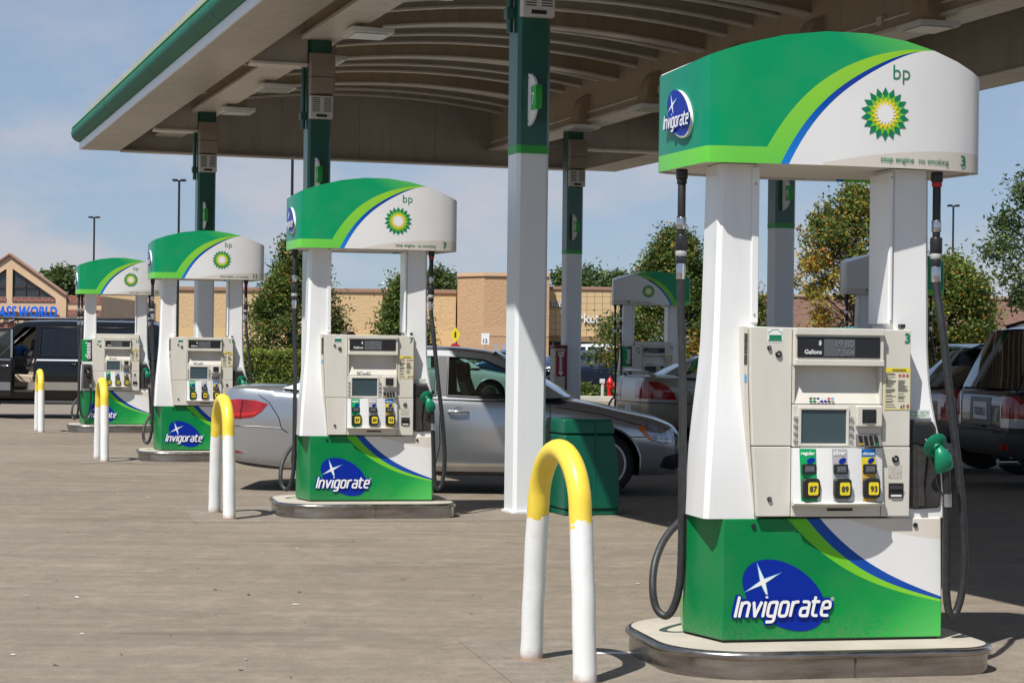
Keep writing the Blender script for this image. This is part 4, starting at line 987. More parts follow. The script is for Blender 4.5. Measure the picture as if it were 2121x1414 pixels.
        def ztop(x):
            hits = []
            for i in range(len(outline)):
                a, b = outline[i], outline[(i + 1) % len(outline)]
                if (a[0] - x) * (b[0] - x) <= 0 and abs(a[0] - b[0]) > 1e-6: hits.append(a[1] + (b[1] - a[1]) * (x - a[0]) / (b[0] - a[0]))
            return max(hits)
        for p in s.body.data.polygons:
            c_ = p.center
            if p.normal.z > .6 and min(q[0] for q in outline) + .06 < c_.x < max(q[0] for q in outline) - .06 and abs(c_.y) < wb - .03 and c_.z > zb - .12: p.material_index = 2
        ys = [-1, -.97, -.88, -.6, -.3, 0, .3, .6, .88, .97, 1]
        mb = MB(); mb.loft([[(x, y * W(ztop(x)), ztop(x) + .045 * (1 - y * y) ** .6) for y in ys] for x in xs], False, False)
        mb.loft([[(x, y * (W(ztop(x)) - .01), ztop(x) - .03 + .035 * (1 - y * y) ** .6) for y in ys] for x in xs], False, False)
        s.roof = mb.build('roof', s.p, s.t, smooth=50)
        for nm, q in (('windscreen', wsh), ('rear_window', rear)):
            x0, z0, x1, z1 = q; mb = MB(); rows = []
            bow = .10 if nm == 'windscreen' else -.06
            for k in range(5):
                f = k / 4; x = x0 + (x1 - x0) * f; z = z0 + (z1 - z0) * f + .012 * math.sin(math.pi * f); w = W(z) - .012
                rows.append([(x + bow * (1 - y * y) * (1 - f * .6), y * w, z + .03 * (1 - y * y) * f) for y in (-1, -.8, -.4, 0, .4, .8, 1)])
            mb.loft(rows, False, False).build(nm, gl, s.t, smooth=60)
        for x in seats:
            for y in (-.36, .36):
                st_ = MB().loft([[(x + dx + sx * .05, y + sy * w, z) for sx, sy in ((-1, -1), (1, -1), (1, 1), (-1, 1))] for dx, w, z in ((0, .20, zb - .25), (-.03, .21, zb + .05), (-.07, .18, zb + .17), (-.075, .09, zb + .19), (-.08, .12, zb + .22), (-.09, .12, zb + .33), (-.095, .08, zb + .36))]).build('seat', INTER, s.t, bevel=.03)
        return s
    def seam(s, pts, both=True, w=.010, m=None):
        """dark shut line along (x,z) points on the side"""
        for sg in ((1, -1) if both else (-1,)):
            q = []
            for i in range(len(pts) - 1):
                for k in range(6): f = k / 6; x = pts[i][0] + (pts[i + 1][0] - pts[i][0]) * f; z = pts[i][1] + (pts[i + 1][1] - pts[i][1]) * f; q.append((x, sg * (s.wide(x, z) - .0005), z))
            x, z = pts[-1]; q.append((x, sg * (s.wide(x, z) - .0005), z))
            MB().tube(q, w * .5, 5).build('shut_line', m or TRIM, s.t)
    def handle(s, x, z, m=None):
        for sg in (1, -1):
            y = s.wide(x, z); o = MB().tube([(x - .10, sg * (y + .003), z), (x - .09, sg * (y + .03), z), (x, sg * (y + .036), z + .002), (x + .09, sg * (y + .03), z), (x + .10, sg * (y + .003), z)], [.012, .014, .015, .014, .012], 8).build('door_handle', m or s.p, s.t, smooth=60)
            MB().lathe([(.055, 0), (.05, .004), (.001, .0045)], 20, (0, 0, 0), 'y').xf(Matrix.Translation((x, sg * (y - .001) if sg > 0 else -(y + .003), z))).build('handle_cup', m or s.p, o, smooth=50)
    def mirror(s, x, z, m=None, sz=1.):
        for sg in (1, -1):
            y = s.wide(x, z - .1) - .06; c = Vector((x, sg * (y + .19), z + .03)); mb = MB(); secs = []
            for dx, a, b in ((-.05, .085, .06), (-.045, .10, .075), (0, .10, .078), (.05, .08, .06), (.085, .03, .025)):
                secs.append([c + Vector((dx * sz, a * sz * math.cos(k * math.pi / 8) , b * sz * math.sin(k * math.pi / 8))) for k in range(16)])
            o = mb.loft(secs).build('wing_mirror', m or s.p, s.t, smooth=50)
            MB().tube([(x + .01, sg * y, z - .02), (x + .01, sg * (y + .12), z + .01)], .022, 8).build('mirror_arm', TRIM, o, smooth=60)
            MB().loft([[c + Vector((-.052 * sz, a * .085 * sz, b * .06 * sz)) for a, b in [(math.cos(k * math.pi / 8), math.sin(k * math.pi / 8)) for k in range(16)]]], True, False).add([], [])

# ---- silver sedan
SIL = paint('silver_paint', (.44, .46, .49), .75, .22)
st = [(-2.32, .40, .95, .93, .62), (-2.305, .33, 1.02, .995, .715), (-2.25, .29, 1.06, 1.03, .785), (-2.1, .25, 1.075, 1.035, .84), (-1.8, .22, 1.075, 1.01, .868), (-1.4, .2, 1.06, .985, .885), (-.8, .19, 1.0, .96, .89), (0, .185, .985, .945, .89), (.8, .185, .985, .925, .888), (1.05, .185, .975, .915, .885), (1.4, .19, .925, .87, .875), (1.75, .19, .85, .80, .85), (2.0, .2, .80, .755, .815), (2.15, .205, .75, .71, .77), (2.25, .21, .70, .665, .69), (2.295, .23, .64, .61, .58), (2.315, .27, .56, .54, .46)]
car = Car('silver_sedan', 'silver four-door sedan parked behind dispenser 7, facing right', (-.57, 21.25), R(-1.5), st, (SIL, GL_T), (.322, 1.52, -1.25, .70))
out = [(-1.72, 1.045), (-1.55, 1.10), (-1.0, 1.375), (-.75, 1.42), (-.35, 1.448), (.05, 1.44), (.38, 1.405), (.62, 1.30), (1.14, .985), (.4, .945), (-.6, .965), (-1.3, 1.0)]
w1 = [(-.06, .985), (-.06, 1.385), (.30, 1.355), (.52, 1.262), (.94, 1.0), (.88, .972), (.4, .968)]
w2 = [(-.17, .987), (-.17, 1.388), (-.5, 1.378), (-.82, 1.335), (-1.08, 1.215), (-1.2, 1.10), (-1.16, 1.03), (-.7, .995)]
car.greenhouse(out, [w1, w2], .845, .60, .96, 1.45, (.40, -.98), (1.12, .99, .40, 1.40), (-1.70, 1.06, -.98, 1.38), seats=(.15, -.75))
car.wheels(10, .73)
box('pillar_trim', TRIM, car.t, -.165, -.065, -.75, -.749, 1.0, 1.0, 0) if False else None
for sg in (1, -1):
    MB().add([(a, sg * (.845 + (.60 - .845) * (b - .96) / .49 + .002), b) for a, b in [(-.165, .985), (-.065, .985), (-.065, 1.388), (-.165, 1.39)]], [(0, 1, 2, 3)]).build('black_pillar_cover', TRIM, car.t)
car.seam([(-.12, .96), (-.125, .7), (-.12, .5), (-.16, .32), (-.18, .27)]); car.seam([(-1.13, 1.0), (-1.10, .8), (-.98, .62), (-.90, .48), (-.86, .28)]); car.seam([(.98, .93), (.99, .7), (.97, .4), (.95, .27)])
car.seam([(1.05, .885), (1.5, .82), (1.95, .70)]); car.seam([(-2.24, .66), (-1.95, .655), (-1.72, .64), (-1.66, .60)]); car.seam([(-2.0, 1.0), (-1.85, .9), (-1.75, .75), (-1.72, .64)]); car.seam([(1.73, .60), (1.95, .60), (2.05, .585), (2.2, .58)])
car.handle(.06, .83); car.handle(-.88, .86); car.mirror(.78, 1.0)
car.patch('tail_lamp', [(-2.33, .735), (-2.33, .91), (-2.18, .93), (-2.0, .92), (-1.86, .885), (-1.93, .80), (-2.02, .745), (-2.16, .73)], 'y', .45, 1.0, TAIL, both=True)
car.patch('tail_lamp_inner', [(-2.33, .76), (-2.33, .785), (-2.0, .80), (-1.95, .82), (-1.99, .775), (-2.12, .755)], 'y', .45, 1.0, plain('lamp_bright_red', (.55, .02, .02), .15, coat=.6), off=.007, both=True)
car.patch('tail_lamp_divider', [(-2.155, .735), (-2.14, .735), (-2.115, .925), (-2.13, .928)], 'y', .45, 1.0, plain('lamp_divider', (.12, .004, .005), .2), off=.008, both=True)
car.patch('tail_lamp_white', [(-2.33, .79), (-2.33, .82), (-2.25, .825), (-2.24, .79)], 'y', .45, 1.0, CLEAR, off=.007, both=True)
car.patch('head_lamp', [(1.86, .69), (1.94, .735), (2.12, .70), (2.24, .655), (2.30, .60), (2.28, .535), (2.10, .535), (1.98, .575)], 'y', .40, 1.0, HEADL, both=True)
car.patch('side_indicator', [(1.865, .69), (1.92, .72), (1.97, .63), (2.03, .55), (1.97, .58)], 'y', .40, 1.0, AMB, off=.008, both=True)
car.patch('fog_grille', [(2.09, .30), (2.14, .40), (2.34, .45), (2.34, .28), (2.2, .27)], 'y', .36, 1.0, TRIM, both=True)
car.patch('front_grille', [(-.42, .47), (.42, .47), (.40, .55), (-.40, .55)], 'x', 2.1, 2.5, TRIM); car.patch('lower_grille', [(-.36, .27), (.36, .27), (.34, .37), (-.34, .37)], 'x', 2.1, 2.5, TRIM)
car.patch('sill_trim', [(-.9, .18), (1.02, .18), (1.0, .225), (-.88, .225)], 'y', .6, 1.0, TRIM, both=True); car.patch('sill_strip', [(-.86, .28), (.98, .285), (.98, .315), (-.86, .31)], 'y', .6, 1.0, CHROME, off=.003, both=True)
car.patch('rear_reflector', [(-2.33, .385), (-2.33, .42), (-2.16, .405), (-2.10, .385)], 'y', .5, 1.0, TAIL, both=True); car.patch('rear_valance', [(-2.33, .2), (-2.33, .31), (-1.75, .245), (-1.7, .2)], 'y', -1, 1.0, BPLA)
car.patch('fuel_flap', rrect(-1.62, -1.46, .80, .95, .03), 'y', .6, 1., SIL, off=.002, both=False)
box('front_splitter', SIL, car.t, 2.12, 2.34, -.55, .55, .235, .262, .01)
sw = MB().lathe([(.165, 0), (.185, .012), (.185, .024), (.165, .03)], 24); sw.xf(Matrix.Translation((.62, .36, 1.0)) @ Matrix.Rotation(R(-65), 4, 'Y')); sw.build('steering_wheel', INTER, car.t, smooth=50)

# ---- champagne sedan by pump 13
BEI = paint('champagne_paint', (.40, .36, .30), .6, .3)
st2 = [(-2.54, .48, .86, .84, .62), (-2.51, .36, 1.0, .97, .74), (-2.44, .28, 1.07, 1.03, .82), (-2.2, .24, 1.09, 1.03, .88), (-1.7, .22, 1.08, 1.0, .915), (-.8, .2, 1.02, .97, .925), (.3, .2, 1.0, .95, .925), (1.1, .2, .985, .93, .915), (1.7, .21, .90, .85, .89), (2.2, .22, .80, .76, .82), (2.45, .25, .68, .65, .70), (2.54, .34, .55, .53, .52)]
def sedan2(name, label, loc, rz, p, gl, detail=True, group='cars at the fuel station'):
    c = Car(name, label, loc, rz, st2, (p, gl), (.335, 1.50, -1.33, .725), group=group)
    o = [(-1.95, 1.055), (-1.75, 1.11), (-1.2, 1.38), (-.9, 1.44), (-.3, 1.478), (.1, 1.475), (.45, 1.44), (.70, 1.33), (1.22, 1.0), (.4, .965), (-.6, .98), (-1.4, 1.02)]
    a = [(-.02, 1.0), (-.02, 1.415), (.38, 1.385), (.62, 1.28), (1.02, 1.02), (.4, .985)]; b = [(-.12, 1.0), (-.12, 1.418), (-.6, 1.40), (-.95, 1.35), (-1.25, 1.2), (-1.38, 1.06), (-.7, 1.01)]
    c.greenhouse(o, [a, b], .875, .62, .98, 1.48, (.47, -1.18), (1.2, 1.0, .47, 1.435), (-1.93, 1.07, -1.18, 1.385), seats=(.2, -.8)); c.wheels(7, .64)
    c.patch('tail_lamp', [(-2.56, .70), (-2.56, .98), (-2.32, .98), (-2.15, .90), (-2.05, .78), (-2.02, .69), (-2.2, .68)], 'y', .40, 1.0, TAIL, both=True)
    if detail:
        c.patch('lamp_base', [(-2.56, .66), (-2.56, .70), (-2.02, .685), (-2.05, .655)], 'y', .40, 1.0, CLEAR, off=.005, both=True)
        c.patch('bumper_gap', [(-2.56, .63), (-2.56, .645), (-1.75, .63), (-1.75, .615)], 'y', -1, 1.0, TRIM, off=.002); c.patch('boot_panel', [(-.36, .66), (.36, .66), (.36, .98), (-.36, .98)], 'x', -3, -2.3, plain('boot_chrome', (.55, .54, .52), .3, .6), off=.002)
        c.patch('number_plate', [(-.16, .46), (.16, .46), (.16, .60), (-.16, .60)], 'x', -3, -2.3, PLATE, off=.006)
        c.seam([(-1.75, .63), (-1.8, .8), (-1.95, .98)]); c.seam([(-.07, .98), (-.09, .7), (-.1, .32)]); c.seam([(-1.3, 1.0), (-1.2, .8), (-1.0, .5), (-.96, .3)]); c.handle(.05, .86); c.handle(-.95, .89); c.mirror(.82, 1.02)
        # boot spoiler
        MB().tube(crom([(-2.30, -.70, 1.05), (-2.42, -.62, 1.12), (-2.46, -.3, 1.145), (-2.47, 0, 1.15), (-2.46, .3, 1.145), (-2.42, .62, 1.12), (-2.30, .70, 1.05)], 5), .028, 8).build('boot_spoiler', p, c.t, smooth=60)
    c.patch('head_lamp', [(2.0, .62), (2.1, .74), (2.35, .68), (2.56, .58), (2.5, .55)], 'y', .40, 1.0, HEADL, both=True)
    return c
sedan2('champagne_sedan', 'champagne sedan with a boot spoiler and red tail lamp, at shaded dispenser 13', (4.38, 34.1), R(15), BEI, GL_T)
sedan2('white_sedan', 'white sedan glimpsed through the windows of the silver sedan', (-2.1, 52.5), R(4), paint('white_paint', (.70, .72, .70), .1, .3), GL_M, False)
sedan2('dark_blue_sedan', 'dark blue sedan parked beyond the red hydrant and shrubs', (3.0, 76), R(176), paint('navy_paint', (.012, .02, .045), .4, .25), GL_M, False, 'cars parked in the far lot')
sedan2('blue_sedan', 'blue sedan parked far off, its roof just above the silver sedan', (.0, 92), R(178), paint('blue_paint', (.03, .07, .16), .4, .25), GL_M, False, 'cars parked in the far lot')

# ---- tall vehicles
def suv(name, label, loc, rz, p, gl, Ln=4.85, Ht=1.80, wr=.37, detail=2, slope=.0, hood=1.08, group='cars at the fuel station', hw=.93, axr=None, wellx=None, deep=.30, spk=6, belt=None, skipwin=(), wheelmat=None, ax=None):
    h = Ln / 2; bz = belt or Ht * .60
    st = [(-h, .55, bz - .12, bz - .14, hw * .78), (-h + .03, .45, bz - .02, bz - .04, hw * .88), (-h + .12, .40, bz + .02, bz - .01, hw * .95), (-h + .5, deep + .04, bz + .02, bz - .015, hw), (0, deep, bz, bz - .02, hw), (h * .42, deep, bz, bz - .03, hw), (h * .55, deep, hood, hood - .06, hw * .985), (h * .85, deep + .04, hood - .06, hood - .12, hw * .95), (h - .10, .40, hood - .14, hood - .19, hw * .86), (h - .02, .48, hood - .30, hood - .33, hw * .74), (h, .55, hood - .42, hood - .44, hw * .66)]
    xf, xr = (ax if ax else (h * .60, -h * .56)); c = Car(name, label, loc, rz, st, (p, gl), (wr, xf, xr, hw - .21), cat='suv', group=group)
    rb = -h + .10; rt = -h + .22 + slope; xb = h * .50; xt = h * .19
    o = [(rb, bz - .02), (rb + (rt - rb) * .5, bz + (Ht - bz) * .5), (rt - .02, Ht - .10), (rt + .06, Ht - .045), (rt + .4, Ht - .01), (-h * .1, Ht), (xt - .15, Ht - .02), (xt, Ht - .06), (xb, bz - .02)]
    zt = Ht - .11; zl = bz + .035; B = h * .02
    a = [(B + .06, zl), (B + .06, zt), (xt - .06, zt), (xt + (xb - xt) * .86, zl)]; b = [(B - .05, zl), (B - .05, zt), (B - .82, zt), (B - .95, zl)]
    q = [(B - 1.05, zl), (B - .94, zt), (rt + .26, zt), (rt + .10, zl + .05), (rt + .16, zl)]
    if slope > .3: q = [(B - 1.05, zl), (B - .94, zt - .02), (rt + .05, zt - .07), (rb + (rt - rb) * .42 + .12, zl + .06), (B - 1.3, zl)]
    c.greenhouse(o, [a, b, q], hw * .955, hw * .76, bz, Ht, (xt, rt), (xb - .01, bz, xt, Ht - .06), (rb + .0, bz + .02, rt - .01, Ht - .085), gl, seats=(h * .12, -h * .25), skipwin=skipwin); c.wheels(spk, .66, wheelmat)
    c.bz, c.h, c.Ht, c.hw = bz, h, Ht, hw
    if detail:
        c.seam([(B + .01, bz - .02), (B, bz * .6), (B - .02, deep + .12)]); c.seam([(B - 1.0, bz - .02), (B - .95, bz * .7), (B - .82, deep + .18)]); c.seam([(h * .46, bz - .04), (h * .46, bz * .6), (h * .43, deep + .12)])
        c.handle(B + .15, bz - .13); c.handle(B - .78, bz - .13); c.mirror(h * .40, bz + .06, sz=1.25)
    return c
# charcoal SUV at the right edge, seen from behind
CHA = paint('charcoal_paint', (.052, .056, .058), .55, .24)
c = suv('charcoal_suv', 'charcoal SUV cut by the right edge, rear number plate and round red lamps in view', (7.66, 22.95), R(7), CHA, GL_D, 4.87, 1.80, .385, slope=.16)
h, bz = c.h, c.bz
c.patch('rear_bumper', [(-h - .1, .36), (-h - .1, .62), (-h + .55, .62), (-h + .52, .40), (-h + .3, .36)], 'y', -1, 1, plain('bumper_grey', (.06, .063, .065), .4, .3), off=.05)
c.patch('bumper_step', [(-.55, .60), (.55, .60), (.55, .635), (-.55, .635)], 'x', -4, -2.2, BPLA, off=.056); c.patch('bumper_reflector', [(-.82, .44), (-.66, .44), (-.66, .50), (-.82, .50)], 'x', -4, -2.2, TAIL, off=.055)
for nm, pl, mm, of in (('tail_lamp', [(-h - .1, .68), (-h - .1, bz - .06), (-h + .12, bz - .06), (-h + .20, bz - .2), (-h + .18, .68)], TAIL, .006), ('reversing_lamp', [(-h - .1, .68), (-h - .1, .78), (-h + .18, .78), (-h + .17, .68)], CLEAR, .009)): c.patch(nm, pl, 'y', .62, 1.0, mm, off=of, both=True)
c.patch('plate_recess', [(-.34, .69), (.34, .69), (.32, 1.0), (-.32, 1.0)], 'x', -4, -2.3, plain('plate_recess_grey', (.03, .032, .034), .35, .3), off=.004); pl = c.patch('number_plate', [(-.21, .755), (.21, .755), (.21, .945), (-.21, .945)], 'x', -4, -2.3, PLATE, off=.010)
lettering('plate_number', '703BLI', plain('plate_ink', (.03, .04, .12), .5), c.t, 0, .80, h=.085, w=.34, surf=lambda a, b, o: (-h - .005 - o - .012, -a, b), anchor='c', bold=.01)
c.patch('tailgate_line', [(-.66, .655), (.66, .655), (.66, .667), (-.66, .667)], 'x', -4, -2.2, TRIM, off=.002); box('tailgate_handle', BPLA, c.t, -h - .03, -h + .05, -.12, .12, .665, .69, .01)
MB().tube([(-h + .16, .1, bz + .06), (-h + .12, -.15, bz + .08), (-h + .17, -.42, bz + .14)], .012, 6).build('rear_wiper', TRIM, c.t, smooth=60)
for sg in (1, -1): MB().tube([(1.0, sg * .66, 1.80), (.9, sg * .66, 1.85), (-1.7, sg * .66, 1.85), (-1.9, sg * .66, 1.79)], .02, 8).build('roof_rail', TRIM, c.t, smooth=60)
MB().tube([(-h + .25, -.45, .30), (-h + .02, -.50, .30)], .035, 10).build('exhaust_pipe', CHROME, c.t, smooth=60)
# grey crossover behind it
GRB = paint('warm_grey_paint', (.17, .155, .14), .55, .27)
c = suv('grey_crossover', 'warm grey crossover with tall red tail lamp, between dispenser 3 and the charcoal SUV', (7.45, 25.85), R(9), GRB, GL_D, 4.55, 1.60, .36, slope=.42, hood=1.0, belt=1.04, spk=5)
h, bz = c.h, c.bz
c.patch('tail_lamp', [(-h - .1, .66), (-h - .1, bz + .02), (-h + .24, bz - .02), (-h + .40, bz - .18), (-h + .34, .66)], 'y', .45, 1.0, TAIL, off=.006, both=True); c.patch('rear_bumper', [(-h - .1, .36), (-h - .1, .46), (-h + .5, .44), (-h + .5, .36)], 'y', -1, 1, BPLA, off=.01)
c.patch('window_chrome', [(-1.5, bz - .012), (.9, bz - .012), (.9, bz + .006), (-1.5, bz + .006)], 'y', .5, 1, CHROME, off=.012, both=True)
MB().loft([[(-h + .36, y, 1.55), (-h + .48, y, 1.60), (-h + .62, y, 1.605), (-h + .5, y, 1.56)] for y in (-.6, 0, .6)]).build('roof_spoiler', GRB, c.t, smooth=50)
# dark blue vehicle carrying the canoe
NAV = paint('deep_blue_paint', (.02, .03, .065), .4, .25)
cv = suv('blue_suv', 'deep blue SUV carrying the green canoe, behind dispenser 13', (8.0, 55.2), R(8), NAV, GL_D, 4.7, 1.66, .36, detail=0, hood=1.02, group='cars parked in the far lot')
suv('white_suv', 'white SUV parked before the far shop entrance', (3.6, 95), R(174), paint('plain_white_paint', (.72, .73, .74), .1, .3), GL_M, 4.8, 1.78, .37, detail=0, group='cars parked in the far lot')
# canoe: open double-ended hull
cn = thing('canoe', 'green canoe tied upright on the deep blue SUV roof', 'canoe', (7.75, 55.0, 1.78), R(6))
secs = []; ins = []
for k in range(25):
    f = -1 + 2 * k / 24; x = f * 2.45; w = .44 * (1 - abs(f) ** 2.6) + .012; zt = .36 + .17 * abs(f) ** 3; zb = .0 + .10 * abs(f) ** 4
    secs.append([(x, w * math.sin(R(a)), zb + (zt - zb) * (1 - math.cos(R(a))) if abs(a) < 90 else zt) for a in range(-90, 91, 15)])
    ins.append([(x * .99, max(.002, w - .02) * math.sin(R(a)), zb + .02 + (zt - zb - .02) * (1 - math.cos(R(a)))) for a in range(-90, 91, 15)])
CAN_G = plain('canoe_green', (.0, .19, .13), .35, var=.1)
MB().loft(secs, False, False).build('hull', CAN_G, cn, smooth=60); MB().loft(ins, False, False).build('hull_lining', plain('canoe_inside', (.03, .36, .30), .4), cn, smooth=60)
for sg in (1, -1): MB().tube([(q[0][0] if sg < 0 else q[-1][0], q[0][1] if sg < 0 else q[-1][1], q[0][2] + .005) for q in secs], .018, 6).build('gunwale', plain('gunwale_teal', (.02, .40, .34), .4), cn, smooth=60)
for x in (-1.2, 0, 1.2): box('thwart', plain('thwart_wood', (.25, .15, .07), .6), cn, x - .05, x + .05, -.36, .36, .33, .35, .004)
for x in (-.8, .8): box('roof_bar', TRIM, cv.t, x - .03, x + .03, -.66, .66, 1.70, 1.76, .008)

# ---- black SUV with its front door open (faces left)
BKP = paint('black_paint', (.006, .0065, .008), .3, .16)
c = suv('black_suv', 'large black chrome-trimmed SUV with its driver door open on tan seats', (-9.36, 41.1), R(180), BKP, GL_D, 5.15, 1.92, .41, hw=.99, hood=1.16, belt=1.20, deep=.27, spk=6, skipwin=(0,))
h, bz = c.h, c.bz; B = h * .02
cut = MB(); cut.cur = 2; cut.box(B + .05, h * .44, .25, 1.3, .52, 1.5); k = temp(cut, [BKP, WELL, INTER]); k.parent = c.t; boolean(c.body, k); kill(k)
c.patch('lower_chrome_band', [(-h * .9, .56), (h * .42, .56), (h * .42, .72), (-h * .9, .72)], 'y', .6, 1.2, CHROME, off=.006, both=False); c.patch('belt_chrome', [(-h * .85, bz - .06), (B, bz - .06), (B, bz - .03), (-h * .85, bz - .03)], 'y', .6, 1.2, CHROME, off=.008)
c.patch('tail_lamp', [(-h - .1, .8), (-h - .1, bz), (-h + .12, bz), (-h + .12, .8)], 'y', .7, 1.2, TAIL, off=.006, both=True)
box('running_board', BPLA, c.t, -1.2, 1.15, .95, 1.08, .29, .35, .015)
box('chrome_pillar', CHROME, c.t, B - .04, B + .05, .90, .93, bz, bz + .5, .004) if False else None
TAN = plain('tan_leather', (.46, .37, .26), .5, var=.08); TANC = plain('tan_carpet', (.26, .21, .15), .9)
box('cabin_floor', TANC, c.t, B + .06, h * .43, .255, .93, .521, .55, .01); box('cabin_side', INTER, c.t, B + .06, h * .43, .20, .252, .52, 1.19, 0)
box('door_sill_plate', plain('sill_green_grey', (.34, .35, .27), .5), c.t, B + .06, h * .43, .93, .975, .521, .56, .006)
sx = B + .35
cu = MB().loft([[(sx - .28, .32 + dy, .70 + dz), (sx + .28, .32 + dy, .74 + dz), (sx + .30, .32 + dy, .86 + dz), (sx - .26, .32 + dy, .84 + dz)] for dy, dz in ((0, 0), (.06, .02), (.26, .0), (.46, .02), (.52, 0))]).build('seat_cushion', TAN, c.t, smooth=60, bevel=.02)
MB().prism([(sx - .36, .55), (sx + .24, .55), (sx + .26, .70), (sx - .34, .72)], 'y', .34, .82).build('seat_base', TAN, c.t, bevel=.03)
MB().loft([[(sx - .22 - (z - .8) * .32 - t / 2, .34 + .24 - w, z), (sx - .22 - (z - .8) * .32 + t / 2, .34 + .24 - w, z), (sx - .22 - (z - .8) * .32 + t / 2, .58 + w, z), (sx - .22 - (z - .8) * .32 - t / 2, .58 + w, z)] for z, w, t in ((.78, .24, .17), (1.0, .25, .19), (1.25, .235, .16), (1.38, .17, .12), (1.40, .07, .08), (1.44, .12, .10), (1.60, .12, .10), (1.64, .08, .07))]).build('seat_back', TAN, c.t, bevel=.03, smooth=50)
# the open door, hinged at its front edge
dh = bpy.data.objects.new('door', None); 
dmb = MB(); x0, x1 = B + .06, h * .44
dmb.prism([(0, .45), (-(x1 - x0) * .97, .45), (-(x1 - x0), .7), (-(x1 - x0), bz), (0, bz)], 'y', -.05, .05)
door = dmb.build('door', BKP, c.t, bevel=.02); door.location = (x1 + .02, .97, 0); door.rotation_euler = (0, 0, R(-38))
L_ = x1 - x0
fr = [(0.0, bz), (-.45, bz + .56), (-L_ + .05, bz + .58), (-L_, bz)]; wi = [(-.09, bz + .03), (-.47, bz + .51), (-L_ + .09, bz + .53), (-L_ + .05, bz + .03)]
v, t_ = tri2d([fr, wi]); n_ = len(v); mb = MB(); mb.add([(a, -.03, b) for a, b in v] + [(a, .03, b) for a, b in v], t_ + [[i + n_ for i in f] for f in t_]); mb.build('door_window_frame', BKP, door)
v, t_ = tri2d([wi]); MB().add([(a, 0, b) for a, b in v], t_).build('door_glass', GL_M, door)
box('door_chrome_band', CHROME, door, -L_ * .98, -.02, .051, .06, .56, .72, .003); box('door_belt_chrome', CHROME, door, -L_ * .98, -.02, .051, .058, bz - .06, bz - .03, .003); box('door_chrome_edge', CHROME, door, -L_ - .005, -L_ + .05, .031, .036, bz, bz + .55, 0)
MB().tube([(-L_ + .08, .05, bz - .16), (-L_ + .10, .085, bz - .16), (-L_ + .30, .085, bz - .16), (-L_ + .32, .05, bz - .16)], .016, 8).build('door_handle', CHROME, door, smooth=60)
box('door_lining', TAN, door, -L_ * .95, -.04, -.056, -.051, .55, bz - .05, .003)
for sg in (1, -1):
    MB().tube([(1.0, sg * .70, 1.92), (.85, sg * .72, 1.98), (-1.9, sg * .72, 1.98), (-2.1, sg * .70, 1.91)], .028, 8).build('roof_rail', plain('rail_dark', (.03, .03, .033), .3, .5), c.t, smooth=60)
# ================================================================== SMALL STATION THINGS
BING = plain('bin_green', (.0, .10, .055), .38, var=.08, vscale=3)
b = thing('waste_bin', 'dark green plastic waste and washer bin beside the nearest column', 'bin', uv(6.34, 17.08), TH)
def slab_loft(rows, nm, m, par, bev=.02):
    return MB().loft([[(x0, y0, z), (x1, y0, z), (x1, y1, z), (x0, y1, z)] for z, x0, x1, y0, y1 in rows]).build(nm, m, par, bevel=bev, smooth=40)
slab_loft([(.0, -.29, .22, -.22, .28), (.05, -.29, .22, -.22, .28)], 'foot', BING, b, .01)
slab_loft([(.052, -.30, .225, -.235, .29), (.2, -.30, .23, -.235, .29), (.45, -.30, .215, -.23, .29), (.62, -.30, .19, -.225, .285), (.715, -.30, .165, -.22, .28)], 'bin_body', BING, b)
slab_loft([(.722, -.305, .18, -.225, .285), (.80, -.305, .165, -.22, .28), (.845, -.30, .15, -.21, .27), (.85, -.29, .14, -.20, .26)], 'lid', BING, b)
box('seam_rib', BING, b, -.012, -.004, -.238, -.231, .06, .84, .002)
MB().prism(ellipse(-.16, .30, .12, .17, 0, 24), 'y', -.238, -.23).build('door_oval', BING, b, bevel=.006)
fx = thing('fire_extinguisher_cabinet', 'red and cream fire extinguisher cabinet against a far canopy column', 'cabinet', uv(12.24, 34.5), TH)
box('cabinet_body', plain('cabinet_cream', (.55, .50, .40), .5), fx, -.14, .06, -.16, .1, .0, 1.5, .01); box('side_panel', plain('cabinet_red', (.20, .012, .014), .4), fx, .061, .09, -.16, .1, .25, 1.5, .004); box('top_cap', MATS['cabinet_red'], fx, -.15, .10, -.17, .11, 1.502, 1.56, .01)
sg_ = box('instruction_sign', plain('sign_red', (.34, .012, .018), .4), fx, -.11, .06, -.168, -.161, 1.0, 1.46, .001)
FS = lambda a, c, o: (a, -.168 - o, c)
mb = MB(); print_poly(mb, [(-.085, 1.44), (.035, 1.44), (.025, 1.36), (.0, 1.36), (.0, 1.08), (.03, 1.08), (-.025, 1.01), (-.08, 1.08), (-.05, 1.08), (-.05, 1.36), (-.075, 1.36)], FS, .001); mb.build('arrow', WHT, sg_)
lettering('fire_word', 'FIRE', MATS['sign_red'], sg_, -.025, 1.385, w=.085, surf=FS, bold=.03, anchor='c', off=.003); lettering('extinguisher_word', 'EXTINGUISHER', MATS['sign_red'], sg_, -.005, 1.09, w=.26, surf=FS, rot=R(90), bold=.02, off=.003)
